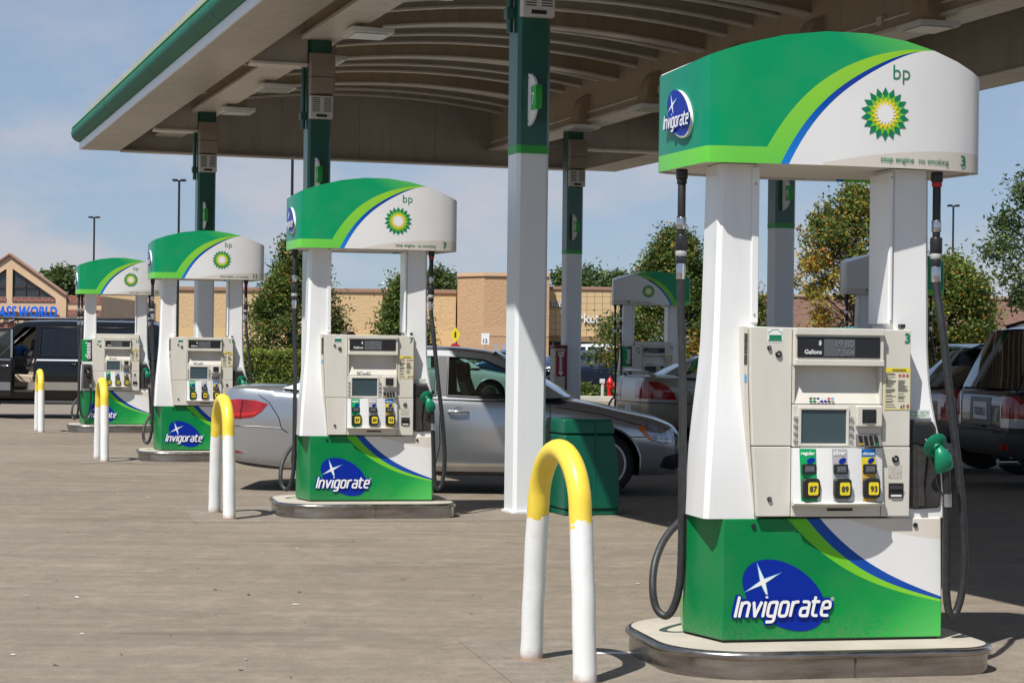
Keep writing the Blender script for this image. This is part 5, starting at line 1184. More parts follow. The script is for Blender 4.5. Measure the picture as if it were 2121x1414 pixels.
# litter
mb = MB(); rs = random.Random(3)
for k in range(150):
    y = rs.uniform(7.5, 26); x = rs.uniform(-.27, .2) * y; s_ = rs.uniform(.008, .028); a = rs.uniform(0, 6.28)
    if any((x - q[0]) ** 2 + (y - q[1]) ** 2 < 1.1 for q in PUMP_ROW): continue
    p = [(x + s_ * math.cos(a + t) * (1 if i % 2 else .45), y + s_ * math.sin(a + t) * (1 if i % 2 else .45), .003 + .006 * rs.random()) for i, t in enumerate((0, 1.4, 3.1, 4.6))]
    mb.cur = 0 if rs.random() < .8 else 1; mb.add(p, [(0, 1, 2, 3)])
lt = mb.build('dry_leaf_litter', [plain('dry_leaf', (.12, .08, .05), .9), plain('paper_scrap', (.6, .6, .58), .8)]); lt['kind'] = 'stuff'; lt['label'] = 'scattered dry leaf crumbs on the concrete'; lt['category'] = 'litter'
pp = MB().add([(0, 0, .004), (.17, .02, .004), (.18, .06, .007), (.01, .05, .005)], [(0, 1, 2, 3)]).build('paper_scrap', MATS['paper_scrap']); pp.location = (.42, 9.72, 0); tag(pp, 'small white paper scrap on the concrete beside the nearest island', 'litter')
# oil-dark sealed seams: narrow joint strips are the gaps between slabs

# ================================================================== PEOPLE
SKIN = plain('skin', (.42, .25, .17), .5); HAIR = plain('brown_hair', (.035, .022, .014), .7, var=.4, vscale=60)
def person(label, loc, rz, h, shirt, trousers, arm_out=0.):
    t = thing('person', label, 'person', (loc[0], loc[1], 0), rz)
    k = h / 1.75; V = []; E_ = []; Rr = []
    def add(p, r, par=None):
        V.append(Vector(p) * k); Rr.append(r * k)
        if par is not None: E_.append((par, len(V) - 1))
        return len(V) - 1
    pel = add((0, 0, .95), .15); wa = add((0, .0, 1.08), .135, pel); ch = add((0, 0, 1.30), .155, wa); nk = add((0, 0, 1.47), .06, ch); hb = add((0, .01, 1.56), .075, nk); hd = add((0, .02, 1.65), .085, hb); add((0, .01, 1.71), .055, hd)
    for s in (1, -1):
        sh = add((s * .18, 0, 1.40), .07, ch); el = add((s * .25, .02, 1.13), .048, sh); wr = add((s * .24, .12 + arm_out * (s > 0), .95 + .15 * (s > 0) * (arm_out > 0)), .034, el)
        ha = add((s * .235, .17 + arm_out * (s > 0), .90 + .15 * (s > 0) * (arm_out > 0)), .032, wr)
        for f in range(4): q = add((s * (.215 + .014 * f), .215 + arm_out * (s > 0), .875 + .15 * (s > 0) * (arm_out > 0)), .010, ha); add((s * (.215 + .014 * f), .235 + arm_out * (s > 0), .835 + .15 * (s > 0) * (arm_out > 0)), .009, q)
        q = add((s * .19, .19 + arm_out * (s > 0), .90 + .15 * (s > 0) * (arm_out > 0)), .011, ha)
        hp = add((s * .10, 0, .88), .10, pel); kn = add((s * .11, .02, .50), .065, hp); an = add((s * .11, -.01, .10), .045, kn); add((s * .12, .13, .045), .04, an)
    me = bpy.data.meshes.new('body'); me.from_pydata([tuple(v) for v in V], E_, []); o = bpy.data.objects.new('body', me); COL.objects.link(o)
    sk = o.modifiers.new('skin', 'SKIN'); sk.use_smooth_shade = True
    for i, v in enumerate(me.skin_vertices[0].data): v.radius = (Rr[i], Rr[i] * (.72 if i in (pel, wa, ch) else 1)); v.use_root = i == pel
    sb = o.modifiers.new('sub', 'SUBSURF'); sb.levels = sb.render_levels = 1
    dg = bpy.context.evaluated_depsgraph_get(); m2 = bpy.data.meshes.new_from_object(o.evaluated_get(dg)); o.modifiers.clear(); o.data = m2
    for m_ in (SKIN, shirt, trousers, TRIM): m2.materials.append(m_)
    for p in m2.polygons:
        z = p.center.z / k; x = abs(p.center.x) / k
        p.material_index = 3 if z < .085 else 2 if z < .98 and x < .20 else 1 if (z < 1.47 and not (x > .2 and z < 1.16)) else 0; p.use_smooth = True
    o.parent = t
    hr = MB().lathe([(.001, .125), (.05, .118), (.085, .09), (.103, .045), (.105, .0), (.098, -.05), (.085, -.07)], 20, (0, -.008, 1.655 * k)); 
    for i, v in enumerate(hr.v):
        n = noise.noise(Vector(v) * 22) * .012; hr.v[i] = (v[0] * (.92 + n), v[1] * 1.05 - (.0 if v[2] > 1.68 * k else .025), v[2] + n)
    hr.build('hair', HAIR, t, smooth=60)
    MB().loft([[(-.014 * k, .088 * k, 1.645 * k), (.014 * k, .088 * k, 1.645 * k), (0, .092 * k, 1.685 * k)], [(-.010 * k, .112 * k, 1.637 * k), (.010 * k, .112 * k, 1.637 * k), (0, .10 * k, 1.67 * k)]]).build('nose', SKIN, t, smooth=60)
    for s in (1, -1):
        MB().lathe([(.001, -.012), (.011, -.006), (.011, .006), (.001, .012)], 8, (s * .034 * k, .092 * k, 1.675 * k)).build('eye', plain('eye_dark', (.02, .015, .01), .2), t); MB().lathe([(.001, -.022), (.014, -.012), (.016, .01), (.001, .024)], 8, (s * .092 * k, .01 * k, 1.65 * k)).build('ear', SKIN, t, smooth=60)
    box('mouth', plain('lips', (.3, .12, .10), .5), t, -.024 * k, .024 * k, .09 * k, .098 * k, 1.605 * k, 1.613 * k, .002)
    return t
person('person with dark brown hair standing behind a dispenser, only the hair showing', (-1.52, 18.72), R(15), 1.575, plain('shirt_grey', (.2, .21, .23), .8), plain('trousers_navy', (.03, .035, .05), .8), .12)
person('person in a blue top on the far side of the black SUV', (-14.55, 60), R(170), 1.72, plain('shirt_blue', (.02, .12, .42), .8), plain('trousers_grey', (.06, .06, .07), .8))

# ================================================================== PLANTING
LEAF = {}
def leafmat(name, c, tr=.25):
    if name not in LEAF:
        m = M(name); n = m.noise(1.2, 3, .5, m.wxyz()); m.col(m.mix(n.lin(.3, .7), tuple(v * .75 for v in c), tuple(min(1, v * 1.25) for v in c))); m.set(rough=.55, spec=.3)
        tl = m.nt.nodes.new('ShaderNodeBsdfTranslucent'); tl.inputs[0].default_value = (*[min(1, v * 1.8) for v in c], 1); mx = m.nt.nodes.new('ShaderNodeMixShader'); mx.inputs[0].default_value = tr
        m.nt.links.new(m.b.outputs[0], mx.inputs[1]); m.nt.links.new(tl.outputs[0], mx.inputs[2]); m.nt.links.new(mx.outputs[0], m.nt.nodes['Material Output'].inputs['Surface']); LEAF[name] = m.m
    return LEAF[name]
LG = [leafmat('leaf_deep', (.045, .075, .016)), leafmat('leaf_mid', (.085, .13, .024)), leafmat('leaf_bright', (.15, .19, .035)), leafmat('leaf_yellow', (.34, .25, .03)), leafmat('leaf_orange', (.32, .14, .025)), leafmat('leaf_blue_green', (.055, .09, .04)), leafmat('leaf_clipped', (.24, .28, .05)), leafmat('leaf_clipped_deep', (.12, .17, .03))]
BARK = plain('bark', (.09, .065, .045), .9, var=.4, vscale=14)
def leaves(mb, rs, cx, n, sig, size, pick, elong=1.0, droop=.0):
    for _ in range(n):
        p = cx + Vector((rs.gauss(0, sig), rs.gauss(0, sig), rs.gauss(0, sig * .8)))
        a = Vector((rs.gauss(0, 1), rs.gauss(0, 1), rs.gauss(0, .7) - droop)).normalized(); b = a.cross(Vector((rs.gauss(0, 1), rs.gauss(0, 1), rs.gauss(0, 1)))).normalized()
        s = size * rs.uniform(.65, 1.3); a *= s * elong; b *= s * .5; k = len(mb.v); up = a.cross(b).normalized() * s * .12
        mb.v += [tuple(p - a), tuple(p + b + up), tuple(p + a), tuple(p - b + up)]; mb.f.append([k, k + 1, k + 2, k + 3]); mb.mi.append(pick(p))
def tree(label, loc, h, wid, z0, seed, shape='cone', n=90, per=85, size=.085, tone=(.3, .4, .25, .05, 0, 0), autumn=None, sig=.22, name='tree', elong=1., trunk=.09, lean=0.):
    rs = random.Random(seed); t = thing(name, label, 'tree', (loc[0], loc[1], 0), rs.uniform(0, 6), 'trees around the car park')
    top = Vector((lean, 0, h * .96)); tr = [Vector((0, 0, -.05)), Vector((.03, .02, h * .3)), Vector((lean * .4, -.03, h * .6)), top]
    MB().tube(crom(tr, 5), [trunk * (1 - .88 * k / 15) for k in range(16)], 9).build('trunk', BARK, t, smooth=60)
    cl = []; limbs = MB()
    for i in range(n):
        f = rs.random() ** (.85 if shape == 'cone' else .7); z = z0 + (h - z0) * f
        if shape == 'cone': r = wid / 2 * (1 - f ** 1.5) * (.5 + .5 * min(1, f * 5)) + .10
        elif shape == 'oval': r = wid / 2 * math.sqrt(max(.02, 1 - (2 * f - .95) ** 2))
        else: r = wid / 2 * (.35 + .65 * math.sin(math.pi * min(1, f * .9 + .1)))
        a = rs.uniform(0, 6.283); rr = r * rs.uniform(.35, 1.0) ** .6 * rs.choice((1, 1, 1, 1.12)); c = Vector((rr * math.cos(a) + lean * f, rr * math.sin(a), z)); cl.append(c)
        st_ = Vector((lean * f * .5, 0, max(z0 * .6, z - rr * .7))); limbs.tube([st_, st_.lerp(c, .5) + Vector((0, 0, .06 * rr)), c], [.022, .014, .005], 5)
    limbs.build('limbs', BARK, t, smooth=60)
    mb = MB()
    for c in cl:
        shade = rs.random(); w = list(tone)
        if autumn and autumn(c): w = [w[0] * .3, w[1] * .4, w[2] * .8, w[3] + .5, w[4] + .35, 0]
        w = [max(0, q * rs.uniform(.35, 1.7)) for q in w]; tot = sum(w)
        def pick(p, w=w, tot=tot):
            q = rs.random() * tot
            for i, v in enumerate(w):
                q -= v
                if q <= 0: return i
            return 0
        leaves(mb, rs, c, int(per * 1.3 * rs.uniform(.6, 1.4)), sig * rs.uniform(.7, 1.25), size, pick, elong)
    mb.build('crown', LG, t); return t
def gx(x, Y): return (x + ROLL * 10 - 1060.5) / FPX * Y
Y = 64
tree('cone-shaped green tree behind the second nearest dispenser', (gx(612, Y), Y), 4.75, 3.3, .55, 1, 'cone', 170, 130, .06, (.50, .38, .16, .04, .03, 0))
tree('small green tree seen between the posts of the dispenser before the sedan', (gx(832, 70), 70), 3.75, 2.3, .5, 2, 'cone', 110, 120, .06, (.36, .45, .19, .02, 0, 0))
tree('broad dark green tree behind shaded dispenser 13 with orange lower leaves', (gx(1395, 63), 63), 5.05, 5.0, .45, 3, 'cone', 300, 125, .06, (.58, .32, .08, .03, .04, 0), lambda c: c.z < 1.9 and random.random() < .3)
tree('green tree turning yellow, behind the right part of the champagne sedan', (gx(1545, 66), 66), 3.4, 2.2, .4, 4, 'cone', 80, 110, .06, (.4, .4, .2, .08, .04, 0))
tree('tall maple turning gold on its left, between the posts of the nearest dispenser', (gx(1770, 60), 60), 6.25, 3.5, 1.2, 5, 'oval', 150, 110, .066, (.25, .38, .27, .10, .06, 0), lambda c: c.z < 4.3 and random.random() < .75, sig=.2)
tree('bushy green tree with yellow flecks, right of the nearest dispenser', (gx(1966, 62), 62), 4.3, 2.6, .5, 6, 'oval', 150, 120, .064, (.25, .40, .28, .06, .04, 0))
tree('feathery dark green tree cut by the right edge', (gx(2190, 42), 42), 5.4, 3.0, 2.2, 7, 'open', 46, 190, .045, (.42, .30, .06, 0, 0, .4), None, .20, 'tree', 1.5, .10)
for i, (x, w, hh, Yd, nm) in enumerate(((905, 3.4, 8.8, 190, 'left of the tan block'), (1165, 3.2, 8.6, 192, 'just left of a shaded column, over the shop roof'), (1222, 4.6, 9.2, 195, 'tallest over the shop roof'), (1275, 3.0, 8.4, 192, 'right end over the shop roof'), (118, 3.0, 6.9, 160, 'beside the gable of the shop with blue letters'))):
    tree(f'distant dark green tree top, {nm}', (gx(x, Yd), Yd), hh, w * 1.35, 3.5, 20 + i, 'oval', 50, 60, .22, (.6, .35, .05, 0, 0, .2), None, .5)
# planted strip with kerb, ground cover, hedge
KERB = plain('kerb_concrete', (.50, .46, .40), .85, var=.1, vscale=2); SOIL = plain('bed_soil', (.07, .055, .035), .95, var=.3, vscale=3)
bed = box('planting_bed', SOIL, None, -22, 26, 60.0, 67, -.02, .08, 0); struct(bed)
for k in range(16): box('kerb_stone', KERB, bed, -22 + 3 * k + .006, -19 + 3 * k - .006, 59.75, 59.998, -.02, .14, .015)
gc = MB(); rs = random.Random(77)
for k in range(900):
    x = rs.uniform(-3, 12) if k < 650 else rs.uniform(-20, 24); y = rs.uniform(60.2, 66.5); leaves(gc, rs, Vector((x, y, .08 + .16 * rs.random())), 16, .13, .07, lambda p: rs.choice((0, 1, 1, 2)), 1.3)
gco = gc.build('ground_cover', LG[:3]); gco['kind'] = 'stuff'; gco['label'] = 'low green ground cover in the kerbed planting strip'; gco['category'] = 'ground cover'
def shrub(label, loc, sx, sy, sz, seed, tone, n=2600, size=.05, cat='shrub', name='shrub'):
    rs = random.Random(seed); t = thing(name, label, cat, (loc[0], loc[1], 0), 0, 'low shrubs in the planting strip'); mb = MB()
    def pick(p):
        q = rs.random() * sum(tone)
        for i, v in enumerate(tone):
            q -= v
            if q <= 0: return i
        return 0
    for k in range(n // 12):
        f = Vector((rs.uniform(-1, 1), rs.uniform(-1, 1), rs.uniform(.05, 1)))
        if cat == 'shrub' and f.length > 1: f.normalize()
        if cat == 'hedge':
            ax = rs.randint(0, 3)
            if ax == 0: f.y = -1
            elif ax == 1: f.z = 1
            elif ax == 2: f.x = rs.choice((-1, 1))
            f = Vector((f.x * (1 - .06 * rs.random()), f.y * (1 - .08 * rs.random()), f.z * (1 - .05 * rs.random())))
        n1 = 1 + .08 * noise.noise(Vector((f.x * sx, f.y * sy, f.z * sz)) * 2.2); leaves(mb, rs, Vector((f.x * sx * n1, f.y * sy, max(.05, f.z * sz * n1))), 12, .055, size, pick)
    mb.build('foliage', LG, t)
    st = MB()
    for k in range(7): st.tube([(rs.uniform(-.1, .1) * sx, 0, 0), (rs.uniform(-.6, .6) * sx, rs.uniform(-.4, .4) * sy, sz * .8)], [.02, .006], 5)
    st.build('stems', BARK, t)
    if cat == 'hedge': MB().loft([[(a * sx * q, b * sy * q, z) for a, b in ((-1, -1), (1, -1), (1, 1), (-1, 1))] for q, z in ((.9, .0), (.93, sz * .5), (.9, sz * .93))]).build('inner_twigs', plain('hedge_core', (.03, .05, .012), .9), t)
    return t
shrub('clipped bright green hedge left of the silver sedan', (-6.55, 58.3), 1.75, .6, 1.32, 40, (0, .06, .25, .02, 0, 0, .55, .25), 34000, .04, 'hedge', 'hedge')
for i, (x, Yd, sx, sz) in enumerate(((1205, 61, .5, .5), (1238, 61.5, .55, .42), (1290, 61.5, .5, .4))):
    shrub(f'low dark green shrub {("left of", "just behind", "right of")[i]} the red hydrant', (gx(x, Yd), Yd), sx, .4, sz, 50 + i, (.4, .4, .2, 0, 0, 0), 1600, .05)
for i, x in enumerate((985, 1022, 1055)):
    shrub(f'small leafy shrub by the tan wall, {("left", "middle", "right")[i]} of three behind the sedan roof', (gx(x, 100), 100), .6, .5, (1.0, .75, .95)[i], 60 + i, (.3, .4, .25, .05, 0, 0), 900, .09)
# hydrant
hy = thing('fire_hydrant', 'red fire hydrant standing in the planted strip', 'hydrant', (gx(1264, 60.6), 60.6, .08)); HR = plain('hydrant_red', (.55, .012, .012), .35)
MB().lathe([(.11, 0), (.11, .04), (.075, .05), (.075, .42), (.10, .43), (.10, .47), (.08, .50), (.05, .57), (.02, .60), (.02, .65), (.001, .65)], 16).build('barrel', HR, hy, smooth=40)
for dx, dy in ((-1, 0), (1, 0), (0, -1)): MB().tube([(0, 0, .34), (dx * .13, dy * .13, .34), (dx * .131, dy * .131, .34), (dx * .16, dy * .16, .34)], [.045, .045, .055, .05], 10).build('outlet_cap', HR, hy, smooth=40)
MB().tube([(.10, .0, .34), (.2, 0, .34)], .09, 12).build('pumper_cap', HR, hy, smooth=40)
up = thing('marker_post', 'grey white marker post beside the red hydrant', 'post', (gx(1249, 60.5), 60.5, .08)); MB().tube([(0, 0, 0), (0, 0, .42)], .05, 8).build('post', plain('post_grey', (.55, .53, .5), .7), up); box('cap', MATS['post_grey'], up, -.09, .07, -.06, .06, .42, .56, .02)

# ================================================================== BUILDINGS
def blockwall(name, c, sc=1.):
    m = M(name); p = m.wxyz(); n = m.noise(4.2, 5, .6, p, (1, 1, 1.6)); n2 = m.noise(.18, 3, .5, p); z = m.xyz()[2]
    k = m.mix(n.lin(.3, .7), tuple(v * .84 for v in c), tuple(v * 1.08 for v in c)); m.col(m.mix(n2.lin(.4, .7) * .25, k, tuple(v * .85 for v in c))); m.set(rough=.9, spec=.2); m.bump(n, .7, .06); return m.m
YW = blockwall('split_block_yellow', (.64, .45, .25)); TW = blockwall('split_block_tan', (.52, .33, .19)); MW = blockwall('split_block_mauve', (.31, .185, .14))
STU = plain('stucco_peach', (.62, .43, .27), .9, var=.06, vscale=1); CAP = plain('parapet_cap', (.33, .19, .13), .6); WINB = plain('shop_window', (.03, .035, .04), .12, coat=.5); BRK = None
m = M('red_brick'); bt = m.nt.nodes.new('ShaderNodeTexBrick'); bt.inputs['Scale'].default_value = 1.0; bt.inputs['Color1'].default_value = (.20, .05, .035, 1); bt.inputs['Color2'].default_value = (.27, .075, .05, 1); bt.inputs['Mortar'].default_value = (.33, .24, .19, 1)
bt.inputs['Brick Width'].default_value = .44; bt.inputs['Row Height'].default_value = .16; bt.inputs['Mortar Size'].default_value = .02; mp = m.nt.nodes.new('ShaderNodeMapping'); mp.inputs['Rotation'].default_value = (R(90), 0, 0)
m.nt.links.new(m.tc.outputs['Object'], mp.inputs[0]); m.nt.links.new(mp.outputs[0], bt.inputs[0]); m.col(bt.outputs['Color']); m.set(rough=.9); BRK = m.m
def pz(x, y, Y): p = px(x, y, Y); return p.x, p.z
# shop with the blue letters
Yb = 130; s1 = thing('gabled_shop', 'peach gabled shop with blue letters and brick bands at the left', 'building', (0, Yb, 0))
pk = pz(20, 528, Yb); er = pz(137, 612, Yb); xl = 2 * pk[0] - er[0]; zr_ = er[1]
wr = [pz(26, 556.5, Yb), pz(114, 617.5, Yb), pz(24, 617.0, Yb)]; zsill = wr[1][1]; wr = [(wr[0][0], wr[0][1]), (wr[1][0], zsill), (wr[0][0], zsill)]; wl = [(2 * pk[0] - a, b) for a, b in wr]
outl = [(xl, -.1), (er[0], -.1), (er[0], zr_), pk, (xl, zr_)]
v, tt = tri2d([outl, wr, wl]); n_ = len(v); mb = MB(); mb.add([(a, 0, b) for a, b in v] + [(a, .5, b) for a, b in v], tt + [[i + n_ for i in f] for f in tt]); idx = {(round(a, 4), round(b, 4)): i for i, (a, b) in enumerate(v)}
for lp in (outl, wr, wl):
    q = [idx[(round(a, 4), round(b, 4))] for a, b in lp]
    for i in range(len(q)): a, b_ = q[i], q[(i + 1) % len(q)]; mb.f.append([a, b_, b_ + n_, a + n_]); mb.mi.append(0)
mb.build('front_wall', STU, s1)
MB().prism([(xl, -.1), (er[0], -.1), (er[0], zr_ - .05), (xl, zr_ - .05)], 'y', .9, 24).build('rear_volume', STU, s1)
for a, b in ((pk, er), (pk, (xl, zr_))): MB().tube([(a[0], -.08, a[1] + .03), (b[0], -.08, b[1] + .03)], .09, 4).build('gable_trim', CAP, s1); MB().loft([[(a[0], -.15, a[1] + .06), (b[0], -.15, b[1] + .06), (b[0], .6, b[1] + .06), (a[0], .6, a[1] + .06)], [(a[0], -.15, a[1] + .12), (b[0], -.15, b[1] + .12), (b[0], .6, b[1] + .12), (a[0], .6, a[1] + .12)]]).build('roof_slope', CAP, s1)
for w in (wr, wl):
    o = MB().add([(a, .2, b) for a, b in w], [(0, 1, 2)]).build('gable_window', WINB, s1); xa, xb_ = w[0][0], w[1][0]
    for i in range(3): a, b = w[i], w[(i + 1) % 3]; MB().tube([(a[0], .1, a[1]), (b[0], .1, b[1])], .06, 4).build('window_frame', plain('frame_dark_brown', (.05, .025, .02), .5), o)
    for f in (.30, .60): x = xa + (xb_ - xa) * f; zt = zsill + (w[0][1] - zsill) * (1 - f); box('mullion', MATS['frame_dark_brown'], o, x - .04, x + .04, .12, .19, zsill, zt, 0)
    zz = zsill + (w[0][1] - zsill) * .36; xm = xa + (xb_ - xa) * .64; box('mullion', MATS['frame_dark_brown'], o, min(xa, xm), max(xa, xm), .12, .188, zz - .04, zz + .04, 0)
    box('brick_sill', BRK, s1, min(xa, xb_), max(xa, xb_), -.06, .0 - .002, zsill - .24, zsill, 0)
x2 = pz(209, 612, Yb)[0]; box('side_pier', STU, s1, er[0] + .004, x2, .15, 20, -.1, zr_, 0)
for ya, yb in ((613, 628), (641.5, 655.5), (672, 690)):
    za, zb_ = pz(170, ya, Yb)[1], pz(170, yb, Yb)[1]; box('brick_band', BRK, s1, er[0] + .01, x2 - .01, .09, .148, zb_, za, 0)
za, zb_ = pz(10, 668, Yb)[1], pz(10, 684, Yb)[1]; box('brick_band', BRK, s1, xl + .1, pz(33, 670, Yb)[0], -.05, -.003, zb_, za, 0)
xr, zl_ = pz(120, 658, Yb); sgn = thing('shop_letter_sign', 'raised blue letters on the gabled shop front', 'sign', (0, Yb - .25, 0))
box('mounting_rail', STU, sgn, xr - 5.4, xr - .1, .10, .24, zl_ + .3, zl_ + .38, 0)
LB = plain('letter_blue', (.0, .13, .72), .35)
xcur = xr
for ch_ in reversed('GLASS WORLD'):
    if ch_ == ' ': xcur -= .16; continue
    v, f = text2d(ch_, .03, .18); wdt = (max(p[0] for p in v) - min(p[0] for p in v)) * .64
    lettering('letter', ch_, LB, sgn, xcur, zl_, h=.74, surf=lambda a, b, o: (a, -o, b), anchor='r', bold=.03, shear=.18, depth=.12, off=-.02, w=wdt); xcur -= wdt + .005
# yellow block store wall
Ys = 165; s2 = thing('yellow_block_store', 'long yellow split-block store wall with brown cap behind the dispensers', 'building', (0, Ys, 0))
xa, xb_ = pz(195, 600, Ys)[0], pz(944, 600, Ys)[0]; zt = pz(700, 597, Ys)[1]; xm = pz(792, 600, Ys)[0]
for a, b, dy in ((xa, xm, 0.), (xm + .02, xb_, .35)):
    box('wall', YW, s2, a, b, dy, 25, -.1, zt - .32, 0); box('parapet_cap', CAP, s2, a, b + .05, dy - .12, 25, zt - .315, zt, .02); box('smooth_course', plain('yellow_smooth_block', (.66, .46, .23), .9, var=.05), s2, a + .01, b - .01, dy - .03, dy - .002, 1.0, 2.9, 0)
mc = thing('roof_camera_mast', 'small white mast with cameras on the yellow store roof', 'mast', (gx(797, 164), Ys + .6, zt)); MB().tube([(0, 0, 0), (0, 0, .55)], .03, 6).build('mast', WHT_M, mc)
for x, z in ((-.3, .42), (0, .6), (.3, .48)): box('camera_head', WHT_M, mc, x - .13, x + .10, -.08, .08, z, z + .12, .02); MB().tube([(0, 0, .4), (x, 0, z + .03)], .015, 5).build('arm', WHT_M, mc)
# tan block
Yt = 155; s3 = thing('tan_block_store', 'taller tan split-block corner of the store behind the silver sedan', 'building', (0, Yt, 0)); xa, xc_, xb_ = pz(946, 570, Yt)[0], pz(1003, 566, Yt)[0], pz(1138, 566, Yt)[0]; zt = pz(1003, 564, Yt)[1]
MB().prism([(xa, 2.4), (xc_, 0), (xb_, 0), (xb_, 20), (xa, 20)], 'z', -.1, zt - .28).build('wall', TW, s3); MB().prism([(xa - .05, 2.3), (xc_ - .02, -.12), (xb_, -.12), (xb_, 20), (xa - .05, 20)], 'z', zt - .275, zt).build('parapet_cap', plain('cap_peach', (.58, .38, .22), .7), s3)
box('smooth_course', plain('tan_smooth_block', (.53, .34, .20), .9, var=.05), s3, xc_ + .05, xb_, -.03, -.002, 2.55, 3.2, 0)
# panelled shop front
Yp = 157.5; s4 = thing('panelled_shop_front', 'sand panelled shop front with white and green signs above dark doors', 'building', (0, Yp, 0)); xa, xb_ = pz(1135, 600, Yp)[0], pz(1345, 600, Yp)[0]; zt = pz(1220, 594, Yp)[1]; zb_ = pz(1220, 697, Yp)[1]
box('front_wall', plain('sand_panel_joint', (.48, .34, .18), .9), s4, xa, xb_, .08, 12, zb_, zt - .25, 0); box('parapet_cap', CAP, s4, xa, xb_, -.1, 12, zt - .245, zt, .02)
SP = plain('sand_panel', (.60, .43, .23), .85, var=.05, vscale=1.5); nC = int((xb_ - xa) / .575); nR = 7; pw = (xb_ - xa) / nC; ph = (zt - .26 - zb_) / nR; pan = MB().box(.012, pw - .012, 0, .078, .012, ph - .012).build('wall_panel', SP, s4, bevel=.006, seg=1)
for i in range(nC):
    for j in range(nR):
        o = pan if i + j == 0 else inst(pan, s4); o.location = (xa + i * pw, 0, zb_ + j * ph)
box('canopy_beam', plain('beam_brown', (.28, .18, .09), .7), s4, xa, xb_, -.25, .5, zb_ - .42, zb_ - .01, .01); box('rear_block', SP, s4, xa, xb_, 6, 12, -.1, zb_ - .02, 0)
gl = box('entrance_glass', WINB, s4, xa, xb_, 2.0, 2.06, 0, zb_ - .43, 0)
for k in range(8): x = xa + .4 + k * 1.05; box('door_mullion', WHT_M, gl, x, x + .09, 1.9, 1.99, 0, zb_ - .45, 0)
box('door_transom', WHT_M, gl, xa, xb_, 1.91, 1.985, 2.2, 2.5, 0)
WS = lambda a, b, o: (a, -.02 - o, b)
x_, z_ = pz(1241, 668.5, Yp); sg1 = thing('market_sign', 'white raised word sign low on the panelled shop front', 'sign', (0, Yp - .06, 0)); lettering('sign_word', 'Market', WHT, sg1, x_, z_, h=.75, surf=WS, bold=.012, anchor='r', depth=.06, w=2.73)
x_, z_ = pz(1140, 634.5, Yp); sg2 = thing('sandwich_shop_sign', 'white and green slanted letter sign high on the panelled shop front', 'sign', (0, Yp - .06, 0)); lettering('letter_outline', 'SUBWAY', plain('sign_dark_green', (.0, .07, .03), .4), sg2, x_ - .05, z_ - .05, h=.52, surf=WS, bold=.05, shear=.2, depth=.04, w=2.36); lettering('sign_word', 'SUBWAY', WHT, sg2, x_, z_, h=.43, surf=WS, bold=.005, shear=.2, off=.045, depth=.02, w=2.26)
# mauve wall on the right
Ym = 122; s5 = thing('mauve_block_store', 'low mauve brown block building across the right background', 'building', (0, Ym, 0)); xa, xb_ = pz(1510, 610, Ym)[0], pz(2500, 610, Ym)[0]; zt = pz(2000, 614, Ym)[1]
box('wall', MW, s5, xa, xb_, 0, 18, -.1, zt - .14, 0); box('parapet_cap', plain('cap_tan', (.42, .28, .19), .7), s5, xa - .05, xb_, -.08, 18, zt - .138, zt, .01)
# ---- light poles, signs
PB = plain('pole_black', (.012, .012, .013), .45)
def pole(x, ytop, Yd, label, two=True, wd=.062):
    t = thing('light_pole', label, 'light pole', (gx(x, Yd) - .0, Yd, 0), 0, 'car park light poles'); zt = px(x, ytop, Yd).z
    MB().tube([(0, 0, 0), (0, 0, zt - .05)], [wd, wd * .8], 8).build('pole', PB, t, smooth=50); MB().lathe([(.22, 0), (.22, .75), (.2, .8)], 14).build('footing', KERB, t, smooth=40)
    for s in ((-1, 1) if two else (1,)):
        box('arm', PB, t, min(0, s * .14), max(0, s * .14), -.03, .03, zt - .11, zt - .06, 0); box('lamp_head', PB, t, min(s * .08, s * .30), max(s * .08, s * .30), -.2, .2, zt - .10, zt, .03)
pole(192, 448, 112, 'thin black light pole above the farthest left dispenser'); pole(367, 371, 92, 'black light pole left of the farthest green column'); pole(601, 300, 74, 'black light pole reaching up behind the canopy edge'); pole(1971, 424, 105, 'black light pole right of the nearest dispenser'); pole(1413, 486, 140, 'small distant light pole above the broad dark tree')
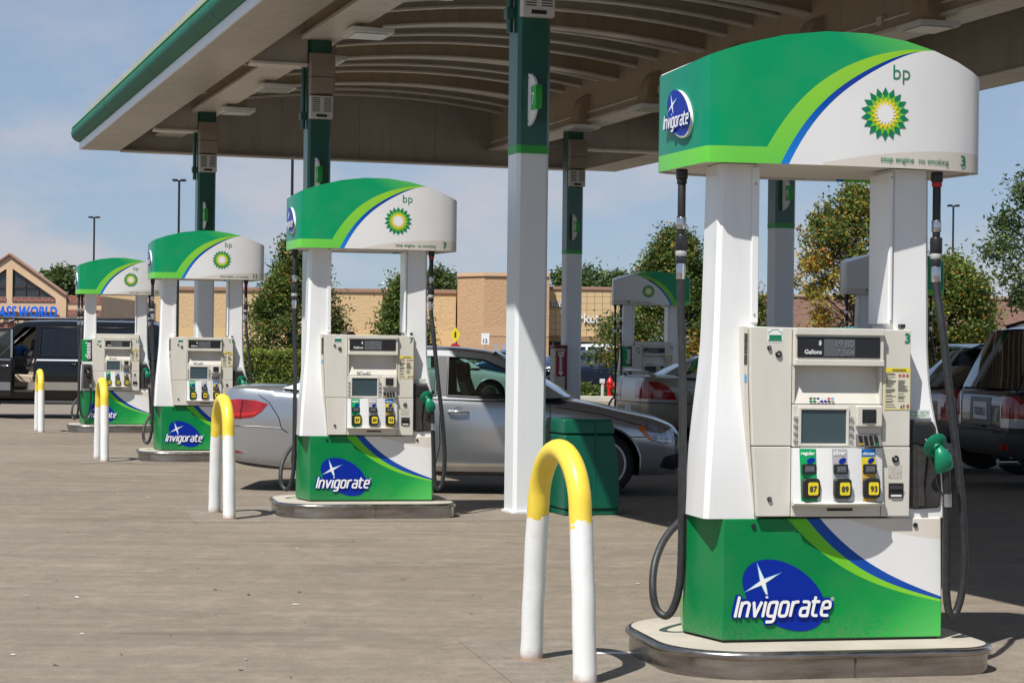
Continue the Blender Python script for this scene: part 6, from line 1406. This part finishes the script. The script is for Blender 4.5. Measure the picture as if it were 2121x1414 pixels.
def post_sign(nm, label, x, y, Yd, build):
    p = px(x, y, Yd); t = thing(nm, label, 'sign', (p.x, Yd, 0), 0, 'small road signs'); MB().tube([(0, .03, 0), (0, .03, p.z + .3)], .025, 6).build('post', GRY, t); build(t, p.z); return t
def dia(t, z):
    MB().prism([(0, z - .42), (.26, z), (0, z + .42), (-.26, z)], 'y', -.01, .01).build('yellow_diamond', YEL, t); MB().prism([(-.05, z - .15), (.05, z - .15), (.05, z + .1), (0, z + .2), (-.05, z + .1)], 'y', -.016, -.012).build('walker_mark', INK, t)
    MB().prism(star(0, z - .72, .30, .277, 8, math.pi / 8)[::1], 'y', -.012, .01).build('stop_plate', plain('stop_red', (.42, .02, .02), .4), t); lettering('stop_word', 'STOP', WHT, t, 0, z - .78, h=.11, surf=lambda a, b, o: (a, -.013 - o, b), anchor='c', bold=.02)
post_sign('crossing_sign', 'yellow diamond sign above a small stop sign by the tan wall', 943, 693, 105, dia)
def lane(t, z):
    box('white_plate', WHT, t, -.2, .2, -.01, .01, z - .25, z + .32, 0); lettering('lane_number', '12', INK, t, 0, z - .16, h=.2, surf=lambda a, b, o: (a, -.012 - o, b), anchor='c', bold=.03)
post_sign('lane_number_sign', 'white sign with number twelve on a post by the tan wall', 1005, 703, 102, lane)
for i, (x, y) in enumerate(((1027, 723), (1044, 724))): post_sign('parking_sign', f'narrow grey parking sign on a post, {("left", "right")[i]} of two by the tan wall', x, y, 100, lambda t, z: box('grey_plate', GRY, t, -.1, .1, -.01, .01, z - .2, z + .3, 0))
for i, (x0, x1) in enumerate(((962, 976), (977, 992))):
    p = px(x0, 742, 108); q = px(x1, 728, 108); t = thing('cart_rack', f'white metal rack, {("left", "right")[i]} of two by the tan wall', 'rack', (p.x, 108, 0)); w = q.x - p.x
    for z in (.25, q.z * .5, q.z * .8, q.z): box('rail', WHT_M, t, 0, w, -.03, .03, z - .09, z, 0)
    for x in (0, w * .5, w - .05): box('upright', WHT_M, t, x, x + .05, -.035, .035, 0, q.z, 0)
